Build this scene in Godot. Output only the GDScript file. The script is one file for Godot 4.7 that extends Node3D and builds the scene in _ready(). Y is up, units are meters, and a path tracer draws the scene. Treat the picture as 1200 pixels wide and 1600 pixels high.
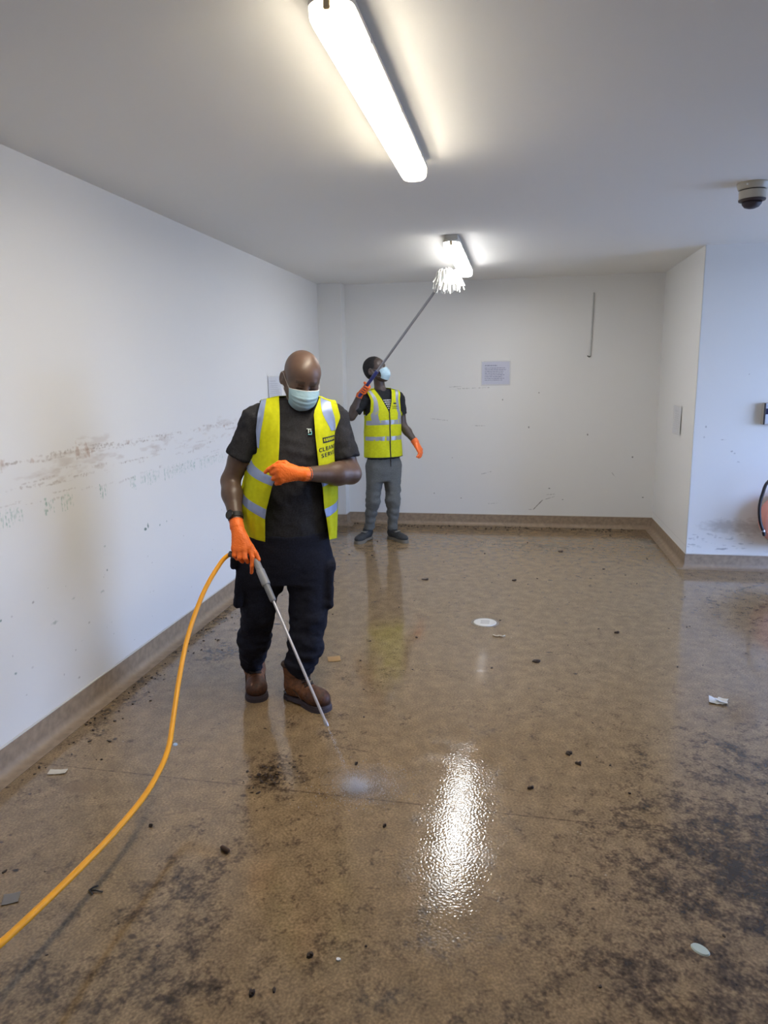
extends Node3D
# A wet-floored white store room being cleaned by two people in yellow vests.
# World: floor y = 0, metres, the room's depth runs along -z, camera at x = z = 0.

const CEIL := 2.627
const XL := -2.137          # left wall
const ZB := -7.88           # back wall
const XR := 1.437           # alcove wall on the right
const ZF := -6.30           # wall face that looks at the camera, right of the alcove
const XE := 3.7             # outer right wall (with the loading doorway)
const ZE := 2.6             # wall behind the camera
const SKH := 0.1175         # skirting height

var rng := RandomNumberGenerator.new()
var used_names := {}
var wrinkle := FastNoiseLite.new()
var wrinkle2 := FastNoiseLite.new()

# ------------------------------------------------------------------ mesh building
class MB:
	var v := PackedVector3Array()
	var i := PackedInt32Array()
	var uv := PackedVector2Array()
	var col := PackedColorArray()

	func add(vv: PackedVector3Array, ii: PackedInt32Array, uvv := PackedVector2Array(), orient := true) -> void:
		if orient:
			var vol := 0.0
			var c := Vector3.ZERO
			for p in vv:
				c += p
			c /= maxf(1.0, vv.size())
			for t in range(0, ii.size(), 3):
				vol += (vv[ii[t]] - c).dot((vv[ii[t + 1]] - c).cross(vv[ii[t + 2]] - c))
			if vol > 0.0:
				for t in range(0, ii.size(), 3):
					var k := ii[t + 1]
					ii[t + 1] = ii[t + 2]
					ii[t + 2] = k
		var base := v.size()
		v.append_array(vv)
		if uvv.size() == vv.size() or uv.size() > 0:
			uv.resize(base)
			if uvv.size() == vv.size():
				uv.append_array(uvv)
			else:
				uv.resize(v.size())
		for k in ii:
			i.append(k + base)

	func commit(m: Material) -> ArrayMesh:
		var n := PackedVector3Array()
		n.resize(v.size())
		for t in range(0, i.size(), 3):
			var a := i[t]
			var b := i[t + 1]
			var c := i[t + 2]
			var f := (v[c] - v[a]).cross(v[b] - v[a])
			n[a] += f
			n[b] += f
			n[c] += f
		for k in n.size():
			n[k] = n[k].normalized() if n[k].length_squared() > 1e-20 else Vector3.UP
		var arr := []
		arr.resize(Mesh.ARRAY_MAX)
		arr[Mesh.ARRAY_VERTEX] = v
		arr[Mesh.ARRAY_NORMAL] = n
		arr[Mesh.ARRAY_INDEX] = i
		if uv.size() == v.size():
			arr[Mesh.ARRAY_TEX_UV] = uv
		if col.size() == v.size():
			arr[Mesh.ARRAY_COLOR] = col
		var me := ArrayMesh.new()
		me.add_surface_from_arrays(Mesh.PRIMITIVE_TRIANGLES, arr)
		me.surface_set_material(0, m)
		return me

	func tint(f: Callable) -> void:
		col.resize(v.size())
		for k in v.size():
			col[k] = f.call(v[k])

func frame_of(d: Vector3) -> Basis:
	var y := d.normalized()
	var h := Vector3.UP if absf(y.y) < 0.9 else Vector3.RIGHT
	var x := h.cross(y).normalized()
	return Basis(x, y, x.cross(y))

func spline(pts: Array, each: int) -> PackedVector3Array:
	var out := PackedVector3Array()
	for k in pts.size() - 1:
		var p0: Vector3 = pts[maxi(k - 1, 0)]
		var p1: Vector3 = pts[k]
		var p2: Vector3 = pts[k + 1]
		var p3: Vector3 = pts[mini(k + 2, pts.size() - 1)]
		for s in each:
			out.append(p1.cubic_interpolate(p2, p0, p3, float(s) / each))
	out.append(pts[-1])
	return out

func tube(mb: MB, pts: PackedVector3Array, radii, segs := 12, flat := 1.0) -> void:
	var vv := PackedVector3Array()
	var ii := PackedInt32Array()
	var n := pts.size()
	var x := Vector3.ZERO
	for k in n:
		var d := (pts[mini(k + 1, n - 1)] - pts[maxi(k - 1, 0)]).normalized()
		if k == 0:
			x = frame_of(d).x
		x = (x - d * x.dot(d)).normalized()
		var y := d.cross(x)
		var r: float = radii if radii is float else radii[k]
		for s in segs:
			var a := TAU * s / segs
			vv.append(pts[k] + x * cos(a) * r + y * sin(a) * r * flat)
	for k in n - 1:
		for s in segs:
			var a := k * segs + s
			var b := k * segs + (s + 1) % segs
			ii.append_array(PackedInt32Array([a, b, b + segs, a, b + segs, a + segs]))
	for e in [0, n - 1]:
		var base := vv.size()
		for s in segs:
			vv.append(vv[e * segs + s])
		vv.append(pts[e])
		for s in segs:
			var a := base + s
			var b := base + (s + 1) % segs
			ii.append_array(PackedInt32Array([base + segs, b, a]) if e == 0 else PackedInt32Array([base + segs, a, b]))
	mb.add(vv, ii)

func lathe(mb: MB, prof: Array, segs: int, xf := Transform3D(), smooth := false) -> void:
	var vv := PackedVector3Array()
	var ii := PackedInt32Array()
	for k in prof.size() - 1:
		var base := vv.size()
		if smooth and k > 0:
			base -= segs
		else:
			for s in segs:
				var a := TAU * s / segs
				vv.append(xf * Vector3(cos(a) * prof[k].x, prof[k].y, sin(a) * prof[k].x))
		for s in segs:
			var a := TAU * s / segs
			vv.append(xf * Vector3(cos(a) * prof[k + 1].x, prof[k + 1].y, sin(a) * prof[k + 1].x))
		for s in segs:
			var a := base + s
			var b := base + (s + 1) % segs
			ii.append_array(PackedInt32Array([a, b, b + segs, a, b + segs, a + segs]))
	mb.add(vv, ii)

func box(mb: MB, xf: Transform3D, size: Vector3, bevel := 0.0) -> void:
	var h := size * 0.5
	var b := minf(bevel, minf(h.x, minf(h.y, h.z)) * 0.9)
	var vv := PackedVector3Array()
	var ii := PackedInt32Array()
	var corner := func(s: Vector3, axis: int) -> Vector3:
		var q := (h - Vector3.ONE * b) * s
		q[axis] = h[axis] * s[axis]
		return q
	var face := func(ps: Array) -> void:
		var base := vv.size()
		var c := Vector3.ZERO
		for p in ps:
			c += p
		if (ps[1] - ps[0]).cross(ps[2] - ps[0]).dot(c) > 0.0:
			ps.reverse()
		for p in ps:
			vv.append(xf * p)
		for k in ps.size() - 2:
			ii.append_array(PackedInt32Array([base, base + k + 1, base + k + 2]))
	for ax in 3:
		var u := (ax + 1) % 3
		var w := (ax + 2) % 3
		for s in [-1.0, 1.0]:
			var q := []
			for t in [[-1, -1], [1, -1], [1, 1], [-1, 1]]:
				var sg := Vector3.ZERO
				sg[ax] = s
				sg[u] = t[0]
				sg[w] = t[1]
				q.append(corner.call(sg, ax))
			face.call(q)
		if b > 0.0:
			for su in [-1.0, 1.0]:
				for sw in [-1.0, 1.0]:
					var s0 := Vector3.ZERO
					s0[u] = su
					s0[w] = sw
					var s1 := s0
					s0[ax] = -1.0
					s1[ax] = 1.0
					face.call([corner.call(s0, u), corner.call(s1, u), corner.call(s1, w), corner.call(s0, w)])
	if b > 0.0:
		for sx in [-1.0, 1.0]:
			for sy in [-1.0, 1.0]:
				for sz in [-1.0, 1.0]:
					var s := Vector3(sx, sy, sz)
					face.call([corner.call(s, 0), corner.call(s, 1), corner.call(s, 2)])
	mb.add(vv, ii, PackedVector2Array(), false)

# a slab whose front face is spanned by eu, ev from o, with texture coordinates; it is thick behind that face
func slab(mb: MB, o: Vector3, eu: Vector3, ev: Vector3, nrm: Vector3, thick: float, uvo := Vector2.ZERO, uvs := Vector2.ONE) -> void:
	var vv := PackedVector3Array()
	var uvv := PackedVector2Array()
	var ii := PackedInt32Array()
	var back := -nrm.normalized() * thick
	var quads := [
		[o, o + eu, o + eu + ev, o + ev], [o + back, o + ev + back, o + eu + ev + back, o + eu + back],
		[o, o + back, o + eu + back, o + eu], [o + eu, o + eu + back, o + eu + ev + back, o + eu + ev],
		[o + eu + ev, o + eu + ev + back, o + ev + back, o + ev], [o + ev, o + ev + back, o + back, o]]
	for q in quads:
		var base := vv.size()
		for p in q:
			vv.append(p)
			var r: Vector3 = p - o
			var a := r.dot(eu) / eu.length_squared()
			var b := r.dot(ev) / ev.length_squared()
			uvv.append(uvo + Vector2(a, 1.0 - b) * uvs)
		ii.append_array(PackedInt32Array([base, base + 1, base + 2, base, base + 2, base + 3]))
	mb.add(vv, ii, uvv)

func solid_grid(mb: MB, rows: Array, thick: float) -> void:
	var nr := rows.size()
	var nc: int = rows[0].size()
	var vv := PackedVector3Array()
	var ii := PackedInt32Array()
	var nn := PackedVector3Array()
	for r in nr:
		for c in nc:
			var du: Vector3 = rows[r][mini(c + 1, nc - 1)] - rows[r][maxi(c - 1, 0)]
			var dv: Vector3 = rows[mini(r + 1, nr - 1)][c] - rows[maxi(r - 1, 0)][c]
			vv.append(rows[r][c])
			nn.append(du.cross(dv).normalized())
	var m := nr * nc
	for k in m:
		vv.append(vv[k] - nn[k] * thick)
	for r in nr - 1:
		for c in nc - 1:
			var a := r * nc + c
			ii.append_array(PackedInt32Array([a, a + 1, a + nc + 1, a, a + nc + 1, a + nc]))
			a += m
			ii.append_array(PackedInt32Array([a, a + nc + 1, a + 1, a, a + nc, a + nc + 1]))
	for c in nc - 1:
		var a := c
		ii.append_array(PackedInt32Array([a, a + m + 1, a + 1, a, a + m, a + m + 1]))
		a = (nr - 1) * nc + c
		ii.append_array(PackedInt32Array([a, a + 1, a + m + 1, a, a + m + 1, a + m]))
	for r in nr - 1:
		var a := r * nc
		ii.append_array(PackedInt32Array([a, a + nc, a + m + nc, a, a + m + nc, a + m]))
		a = r * nc + nc - 1
		ii.append_array(PackedInt32Array([a, a + m + nc, a + nc, a, a + m, a + m + nc]))
	mb.add(vv, ii)

# an outline in the x-z plane drawn up from y0 to y1
func prism(mb: MB, outline: PackedVector2Array, y0: float, y1: float, xf := Transform3D(), draft := 0.0) -> void:
	var vv := PackedVector3Array()
	var ii := PackedInt32Array()
	var n := outline.size()
	var c := Vector2.ZERO
	for p in outline:
		c += p / n
	for side in 2:
		for p in outline:
			var q := p if side == 0 else p + (c - p).normalized() * draft
			vv.append(xf * Vector3(q.x, y0 if side == 0 else y1, q.y))
	for k in n:
		var b := (k + 1) % n
		ii.append_array(PackedInt32Array([k, b, b + n, k, b + n, k + n]))
	for side in 2:
		var base := vv.size()
		for k in n:
			vv.append(vv[side * n + k])
		var tri := Geometry2D.triangulate_polygon(outline)
		var cw := Geometry2D.is_polygon_clockwise(outline)
		for t in range(0, tri.size(), 3):
			var a := [tri[t], tri[t + 1], tri[t + 2]]
			var p: Vector2 = outline[a[1]] - outline[a[0]]
			var q: Vector2 = outline[a[2]] - outline[a[0]]
			var tcw := p.cross(q) > 0.0
			# keep the caps wound like the sides
			if (tcw != cw) == (side == 0):
				a.reverse()
			for k in a:
				ii.append(base + k)
	mb.add(vv, ii)

# ------------------------------------------------------------------ distance fields
enum {CAP, FLAT, ELL, LOFT, BOXY, PLANE}

class Prim:
	var t := 0
	var a := Vector3.ZERO
	var b := Vector3.ZERO
	var ra := 0.0
	var rb := 0.0
	var k := 0.02
	var op := 0            # 0 union, 1 take away, 2 keep what is inside
	var inv := Basis()
	var r := Vector3.ONE
	var tab := PackedFloat32Array()   # loft: cx, cz, rx, rz every centimetre
	var y0 := 0.0
	var y1 := 0.0
	var lo := Vector3.ZERO
	var hi := Vector3.ZERO

	func d(p: Vector3) -> float:
		match t:
			0:
				var ba := b - a
				var s := clampf((p - a).dot(ba) / maxf(ba.length_squared(), 1e-9), 0.0, 1.0)
				return (p - a - ba * s).length() - (ra + (rb - ra) * s)
			1:
				var ba := b - a
				var l := ba.length()
				var s := (p - a).dot(ba) / (l * l)
				var e := maxf(-s * l, (s - 1.0) * l)
				var q := clampf(s, 0.0, 1.0)
				return maxf((p - a - ba * s).length() - (ra + (rb - ra) * q), e)
			2:
				var q := inv * (p - a)
				var k0 := (q / r).length()
				var k1 := (q / (r * r)).length()
				return k0 * (k0 - 1.0) / k1 if k1 > 1e-6 else -minf(r.x, minf(r.y, r.z))
			3:
				var f := clampf((p.y - y0) * 100.0, 0.0, tab.size() / 4.0 - 1.001)
				var n := int(f)
				f -= n
				n *= 4
				var cx := tab[n] + (tab[n + 4] - tab[n]) * f
				var cz := tab[n + 1] + (tab[n + 5] - tab[n + 1]) * f
				var ex := tab[n + 2] + (tab[n + 6] - tab[n + 2]) * f
				var ez := tab[n + 3] + (tab[n + 7] - tab[n + 3]) * f
				var u := (p.x - cx) / ex
				var w := (p.z - cz) / ez
				var g := (sqrt(u * u + w * w) - 1.0) * minf(ex, ez)
				return maxf(g, maxf(p.y - y1, y0 - p.y))
			4:
				var q := (inv * (p - a)).abs() - r + Vector3.ONE * ra
				return Vector3(maxf(q.x, 0.0), maxf(q.y, 0.0), maxf(q.z, 0.0)).length() + minf(maxf(q.x, maxf(q.y, q.z)), 0.0) - ra
		return (p - a).dot(b)

func cap(a: Vector3, b: Vector3, ra: float, rb: float, k := 0.02, flat := false) -> Prim:
	var p := Prim.new()
	p.t = FLAT if flat else CAP
	p.a = a
	p.b = b
	p.ra = ra
	p.rb = rb
	p.k = k
	var m := Vector3.ONE * maxf(ra, rb)
	p.lo = a.min(b) - m
	p.hi = a.max(b) + m
	return p

func ell(c: Vector3, r: Vector3, k := 0.02, op := 0, turn := Basis()) -> Prim:
	var p := Prim.new()
	p.t = ELL
	p.a = c
	p.r = r
	p.k = k
	p.op = op
	p.inv = turn.inverse()
	var m := maxf(r.x, maxf(r.y, r.z)) * Vector3.ONE
	p.lo = c - (r if turn == Basis() else m)
	p.hi = c + (r if turn == Basis() else m)
	return p

func boxy(c: Vector3, half: Vector3, rad: float, k := 0.02, turn := Basis()) -> Prim:
	var p := Prim.new()
	p.t = BOXY
	p.a = c
	p.r = half
	p.ra = rad
	p.k = k
	p.inv = turn.inverse()
	var m := Vector3.ONE * half.length()
	p.lo = c - m
	p.hi = c + m
	return p

func keep_above(at: Vector3, n: Vector3) -> Prim:
	var p := Prim.new()
	p.t = PLANE
	p.a = at
	p.b = -n
	p.op = 2
	return p

# rows: y, centre x, centre z, half width, half depth
func loft(rows: Array, k := 0.02) -> Prim:
	var p := Prim.new()
	p.t = LOFT
	p.k = k
	p.y0 = rows[0][0]
	p.y1 = rows[-1][0]
	var steps := int(ceil((p.y1 - p.y0) * 100.0)) + 2
	var s := 0
	var lo := Vector3(9, p.y0, 9)
	var hi := Vector3(-9, p.y1, -9)
	for n in steps:
		var y: float = minf(p.y0 + n * 0.01, p.y1)
		while s < rows.size() - 2 and y > rows[s + 1][0]:
			s += 1
		var w: float = (y - rows[s][0]) / (rows[s + 1][0] - rows[s][0])
		var before: Array = rows[maxi(s - 1, 0)]
		var after: Array = rows[mini(s + 2, rows.size() - 1)]
		var q := []
		for c in range(1, 5):
			q.append(cubic_interpolate(rows[s][c], rows[s + 1][c], before[c], after[c], w))
		p.tab.append_array(PackedFloat32Array(q))
		lo = lo.min(Vector3(q[0] - q[2], p.y0, q[1] - q[3]))
		hi = hi.max(Vector3(q[0] + q[2], p.y1, q[1] + q[3]))
	p.lo = lo
	p.hi = hi
	return p

func field_at(prims: Array, p: Vector3) -> float:
	var f := 1.0
	for q: Prim in prims:
		var d := q.d(p)
		if q.op == 0:
			var h := maxf(q.k - absf(f - d), 0.0) / maxf(q.k, 1e-5)
			f = minf(f, d) - h * h * q.k * 0.25
		else:
			f = maxf(f, -d if q.op == 1 else d)
	return f

# the surface of the field, as surface nets; puff(point, normal) may move it
func skin_field(mb: MB, prims: Array, cell: float, xf := Transform3D(), puff = null) -> void:
	var lo := Vector3(99, 99, 99)
	var hi := -lo
	for q: Prim in prims:
		if q.op == 0:
			lo = lo.min(q.lo)
			hi = hi.max(q.hi)
	lo -= Vector3.ONE * cell * 3.0
	hi += Vector3.ONE * cell * 3.0
	var nx := int((hi.x - lo.x) / cell) + 2
	var ny := int((hi.y - lo.y) / cell) + 2
	var nz := int((hi.z - lo.z) / cell) + 2
	var f := PackedFloat32Array()
	f.resize(nx * ny * nz)
	f.fill(1.0)
	var sy := nx
	var sz := nx * ny
	for q: Prim in prims:
		var m := Vector3.ONE * (q.k + cell * 3.0)
		var a0 := Vector3i.ZERO
		var a1 := Vector3i(nx - 1, ny - 1, nz - 1)
		if q.t != PLANE:
			a0 = Vector3i(((q.lo - m - lo) / cell).floor()).clamp(Vector3i.ZERO, a1)
			a1 = Vector3i(((q.hi + m - lo) / cell).ceil()).clamp(Vector3i.ZERO, a1)
		var k := maxf(q.k, 1e-5)
		for z in range(a0.z, a1.z + 1):
			for y in range(a0.y, a1.y + 1):
				var at := z * sz + y * sy + a0.x
				for x in range(a0.x, a1.x + 1):
					var was := f[at]
					if q.op == 0:
						var d := q.d(lo + Vector3(x, y, z) * cell)
						var h := maxf(k - absf(was - d), 0.0) / k
						f[at] = minf(was, d) - h * h * k * 0.25
					elif was < 0.2:
						var d := q.d(lo + Vector3(x, y, z) * cell)
						f[at] = maxf(was, -d if q.op == 1 else d)
					at += 1
	var index := PackedInt32Array()
	index.resize(f.size())
	index.fill(-1)
	var corner := PackedInt32Array([0, 1, sy, sy + 1, sz, sz + 1, sz + sy, sz + sy + 1])
	var cpos := [Vector3(0, 0, 0), Vector3(1, 0, 0), Vector3(0, 1, 0), Vector3(1, 1, 0), Vector3(0, 0, 1), Vector3(1, 0, 1), Vector3(0, 1, 1), Vector3(1, 1, 1)]
	var edges := [[0, 1], [2, 3], [4, 5], [6, 7], [0, 2], [1, 3], [4, 6], [5, 7], [0, 4], [1, 5], [2, 6], [3, 7]]
	var vv := PackedVector3Array()
	var ii := PackedInt32Array()
	var far := cell * 2.6
	for z in nz - 1:
		for y in ny - 1:
			for x in nx - 1:
				var at := z * sz + y * sy + x
				if absf(f[at]) > far:
					continue
				var neg := 0
				for c in corner:
					if f[at + c] < 0.0:
						neg += 1
				if neg == 0 or neg == 8:
					continue
				var sum := Vector3.ZERO
				var count := 0
				for e in edges:
					var fa := f[at + corner[e[0]]]
					var fb := f[at + corner[e[1]]]
					if (fa < 0.0) != (fb < 0.0):
						var pa: Vector3 = cpos[e[0]]
						sum += pa.lerp(cpos[e[1]], fa / (fa - fb))
						count += 1
				index[at] = vv.size()
				vv.append(lo + (Vector3(x, y, z) + sum / count) * cell)
	for z in range(1, nz - 1):
		for y in range(1, ny - 1):
			for x in range(1, nx - 1):
				var at := z * sz + y * sy + x
				if index[at] < 0:
					continue
				var neg := f[at] < 0.0
				for ax in 3:
					var step: int = [1, sy, sz][ax]
					if (f[at + step] < 0.0) == neg:
						continue
					var o1: int = [sy, sz, 1][ax]
					var o2: int = [sz, 1, sy][ax]
					var q := [index[at], index[at - o1], index[at - o1 - o2], index[at - o2]]
					if q.min() < 0:
						continue
					if neg:
						q.reverse()
					ii.append_array(PackedInt32Array([q[0], q[1], q[2], q[0], q[2], q[3]]))
	if puff != null:
		var nn := PackedVector3Array()
		nn.resize(vv.size())
		for t in range(0, ii.size(), 3):
			var g := (vv[ii[t + 1]] - vv[ii[t]]).cross(vv[ii[t + 2]] - vv[ii[t]])
			for s in 3:
				nn[ii[t + s]] += g
		var sgn := 1.0
		var vol := 0.0
		for t in range(0, ii.size(), 3):
			vol += vv[ii[t]].dot(vv[ii[t + 1]].cross(vv[ii[t + 2]]))
		if vol < 0.0:
			sgn = -1.0
		for k in vv.size():
			var n := nn[k].normalized() * sgn
			vv[k] += n * float(puff.call(vv[k], n))
	for k in vv.size():
		vv[k] = xf * vv[k]
	mb.add(vv, ii)

# ------------------------------------------------------------------ materials
func mat(c: Color, rough := 0.7, metal := 0.0, spec := 0.5) -> StandardMaterial3D:
	var m := StandardMaterial3D.new()
	m.albedo_color = c
	m.roughness = rough
	m.metallic = metal
	m.metallic_specular = spec
	return m

func rgb(r: int, g: int, b: int) -> Color:
	return Color(r / 255.0, g / 255.0, b / 255.0)

func noise(freq: float, oct: int, s: int, kind := FastNoiseLite.TYPE_SIMPLEX_SMOOTH) -> FastNoiseLite:
	var n := FastNoiseLite.new()
	n.noise_type = kind
	n.seed = s
	n.frequency = freq
	n.fractal_octaves = oct
	return n

# a colour that wavers with noise, laid on in three planes
func grainy(m: StandardMaterial3D, freq: float, amount: float, s: int, scale := 1.0, bump := 0.0) -> StandardMaterial3D:
	var im := noise(freq, 4, s).get_seamless_image(256, 256)
	var src := im.get_data()
	var out := PackedByteArray()
	out.resize(256 * 256 * 3)
	for k in 65536:
		var t := 1.0 - amount * (1.0 - src[k] / 255.0)
		for c in 3:
			out[k * 3 + c] = int(clampf(m.albedo_color[c] * t, 0, 1) * 255.0)
	m.albedo_color = Color.WHITE
	m.albedo_texture = ImageTexture.create_from_image(Image.create_from_data(256, 256, false, Image.FORMAT_RGB8, out))
	m.uv1_triplanar = true
	m.uv1_scale = Vector3.ONE * scale
	return m

# ------------------------------------------------------------------ scene tree
func numbered(called: String) -> String:
	var n: int = used_names.get(called, 0)
	used_names[called] = n + 1
	return called if n == 0 else "%s_%03d" % [called, n]

func put(called: String, mb: MB, m: Material, parent: Node = self) -> MeshInstance3D:
	var o := MeshInstance3D.new()
	o.name = numbered(called) if parent == self else called
	o.mesh = mb.commit(m)
	parent.add_child(o, true)
	return o

func tag(o: Node, label: String, category: String, group := "", kind := "") -> Node:
	if label:
		o.set_meta("label", label)
	if category:
		o.set_meta("category", category)
	if group:
		o.set_meta("group", group)
	if kind:
		o.set_meta("kind", kind)
	return o

func thing(called: String, label: String, category: String, at := Vector3.ZERO, turn := 0.0, group := "") -> Node3D:
	var o := Node3D.new()
	o.name = numbered(called)
	add_child(o, true)
	o.position = at
	o.rotation.y = turn
	tag(o, label, category, group)
	return o

func struct(called: String, mb: MB, m: Material, label: String, category := "") -> MeshInstance3D:
	var o := put(called, mb, m)
	tag(o, label, category if category else called.get_slice("_", 0), "", "structure")
	return o

# ------------------------------------------------------------------ painted surfaces
class Paint:
	var w := 0
	var h := 0
	var px := PackedByteArray()
	var n := FastNoiseLite.new()

	func _init(ww: int, hh: int, c: Color) -> void:
		w = ww
		h = hh
		px.resize(w * h * 3)
		for k in w * h:
			px[k * 3] = int(c.r * 255)
			px[k * 3 + 1] = int(c.g * 255)
			px[k * 3 + 2] = int(c.b * 255)
		n.frequency = 0.06
		n.fractal_octaves = 3

	func dot(x: int, y: int, c: Color, a: float) -> void:
		if x < 0 or y < 0 or x >= w or y >= h:
			return
		var k := (y * w + x) * 3
		for s in 3:
			px[k + s] = int(px[k + s] + (c[s] * 255.0 - px[k + s]) * a)

	# a stain with a ragged, grainy outline
	func stain(cx: float, cy: float, rx: float, ry: float, c: Color, a: float, grain := 0.9, stretch := 1.0) -> void:
		for y in range(int(cy - ry), int(cy + ry) + 1):
			for x in range(int(cx - rx), int(cx + rx) + 1):
				var d := Vector2((x - cx) / rx, (y - cy) / ry).length()
				var g := n.get_noise_2d(x * stretch + cx * 0.3, y + cy * 0.7)
				var t := clampf((1.0 - d) * 1.6 + g * 2.2 * grain - 0.55 * grain, 0.0, 1.0)
				if t > 0.0:
					dot(x, y, c, t * a)

	func line(x0: float, y0: float, x1: float, y1: float, width: float, c: Color, a: float, grain := 0.5) -> void:
		var len := Vector2(x1 - x0, y1 - y0).length()
		var lo := Vector2(minf(x0, x1) - width - 1, minf(y0, y1) - width - 1)
		var hi := Vector2(maxf(x0, x1) + width + 1, maxf(y0, y1) + width + 1)
		var d := Vector2(x1 - x0, y1 - y0) / maxf(len, 0.001)
		for y in range(int(lo.y), int(hi.y) + 1):
			for x in range(int(lo.x), int(hi.x) + 1):
				var r := Vector2(x - x0, y - y0)
				var s := r.dot(d)
				if s < 0.0 or s > len:
					continue
				var q := absf(r.cross(d)) / width
				if q < 1.0:
					var g := n.get_noise_2d(x * 1.7, y * 1.7) * 2.0 * grain
					dot(x, y, c, clampf((1.0 - q * q) + g - grain * 0.5, 0.0, 1.0) * a)

	func texture() -> ImageTexture:
		return ImageTexture.create_from_image(Image.create_from_data(w, h, false, Image.FORMAT_RGB8, px))

func floor_material() -> StandardMaterial3D:
	var w := 1400
	var h := 2048
	var fine := noise(0.28, 2, 3).get_image(w, h).get_data()
	var mid := noise(0.03, 5, 4).get_image(w, h).get_data()
	var dirt := noise(0.018, 6, 7).get_image(w, h).get_data()
	var speck := noise(0.065, 5, 8).get_image(w, h).get_data()
	var grit := noise(0.2, 3, 9).get_image(w, h).get_data()
	# where the dirt lies: x, z, half width, half depth, strength (metres)
	var spots := [[0.78, -2.35, 0.5, 0.55, 0.62], [0.95, -2.95, 0.4, 0.5, 0.38], [0.5, -1.8, 0.55, 0.4, 0.45], [1.0, -1.6, 0.55, 0.55, 0.55], [0.2, -2.05, 0.32, 0.25, 0.3],
		[0.35, -2.5, 0.35, 0.3, 0.28], [1.25, -3.2, 0.4, 0.5, 0.35], [0.62, -3.0, 0.35, 0.4, 0.25], [-1.07, -1.85, 0.2, 0.45, 0.42], [-0.95, -1.6, 0.32, 0.25, 0.45], [-1.2, -1.5, 0.4, 0.3, 0.35], [-1.0, -2.64, 0.13, 0.17, 0.6],
		[-1.0, -2.3, 0.25, 0.5, 0.2], [-1.78, -3.9, 0.2, 0.25, 0.42], [-2.05, -3.2, 0.16, 0.8, 0.34], [-2.05, -4.6, 0.16, 1.2, 0.34], [-1.95, -2.5, 0.3, 0.3, 0.16], [-1.9, -6.5, 0.3, 1.6, 0.25],
		[-0.4, -7.75, 2.2, 0.26, 0.42], [1.3, -7.4, 0.25, 0.6, 0.38], [0.3, -6.9, 0.6, 0.2, 0.28], [-0.86, -3.75, 0.25, 0.3, 0.16], [-0.6, -2.2, 0.5, 0.4, 0.12], [0.0, -3.2, 0.6, 0.5, 0.14], [1.7, -5.2, 0.5, 1.0, 0.25], [-0.9, -3.1, 0.3, 0.2, 0.25], [0.2, -5.4, 1.4, 0.8, 0.08], [-0.3, -1.6, 0.9, 0.35, 0.26], [-0.2, -1.95, 0.9, 0.3, 0.17], [-1.5, -2.0, 0.6, 0.6, 0.14]]
	var mw := 220
	var mh := 330
	var mask := PackedByteArray()
	mask.resize(mw * mh)
	for y in mh:
		var wz := -7.9 + 6.6 * y / mh
		for x in mw:
			var wx := -2.2 + 4.4 * x / mw
			var t := 0.0
			for s in spots:
				var d := Vector2((wx - s[0]) / s[2], (wz - s[1]) / s[3]).length_squared()
				if d < 4.0:
					t = maxf(t, s[4] * exp(-d))
			mask[y * mw + x] = int(t * 255.0)
	var mi := Image.create_from_data(mw, mh, false, Image.FORMAT_L8, mask)
	mi.resize(w, h, Image.INTERPOLATE_CUBIC)
	mask = mi.get_data()
	var p := Paint.new(1, 1, Color.WHITE)
	p.w = w
	p.h = h
	p.px.resize(w * h * 3)
	var rough := PackedByteArray()
	rough.resize(w * h)
	var stir := PackedByteArray()
	stir.resize(w * h)
	for k in w * h:
		var f := fine[k] / 255.0
		var t := 0.74 + 0.42 * f + 0.22 * (mid[k] / 255.0 - 0.5)
		var s := dirt[k] / 255.0
		var a := clampf((0.36 * s + 0.34 * speck[k] / 255.0 + 0.30 * grit[k] / 255.0 - 0.655 + mask[k] / 255.0 * 0.60) * 3.4, 0.0, 1.0)
		a *= 0.66 + 0.34 * f
		p.px[k * 3] = int(minf(255.0, (140.0 * (1.0 - a) + 36.0 * a) * t))
		p.px[k * 3 + 1] = int(minf(255.0, (118.0 * (1.0 - a) + 26.0 * a) * t))
		p.px[k * 3 + 2] = int(minf(255.0, (89.0 * (1.0 - a) + 19.0 * a) * t))
		rough[k] = int(16.0 + 44.0 * s * s + 16.0 * a)
		# ripples: the film of water is only stirred up round the spot where the jet has just passed
		var row := k / w
		var far := Vector2((k - row * w) / float(w) * 4.4 - 2.2 + 0.2, row / float(h) * 6.6 - 7.9 + 2.35).length()
		stir[k] = int(127.0 + (f - 0.5) * 255.0 * (0.22 + 0.78 * clampf(1.5 - far * 1.3 + (s - 0.5), 0.0, 1.0)))
	var X := func(x: float) -> float: return (x + 2.2) / 4.4 * w
	var Z := func(z: float) -> float: return (z + 7.9) / 6.6 * h
	# the welded joint of two vinyl sheets, scuffs, drag marks
	p.line(X.call(-2.14), Z.call(-2.565), X.call(0.6), Z.call(-2.5), 1.6, rgb(70, 56, 42), 0.75, 0.5)
	var r := RandomNumberGenerator.new()
	r.seed = 5
	for k in 90:
		var x := r.randf_range(-2.0, 1.9)
		var z := r.randf_range(-5.0, -1.35)
		if x < 0.2 and r.randf() < 0.6:
			continue
		var a := r.randf_range(-0.6, 0.6)
		var l := r.randf_range(0.04, 0.22)
		p.line(X.call(x), Z.call(z), X.call(x + l * cos(a)), Z.call(z + l * sin(a)), r.randf_range(1.0, 2.6), rgb(48, 38, 32), r.randf_range(0.15, 0.5), 0.8)
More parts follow.
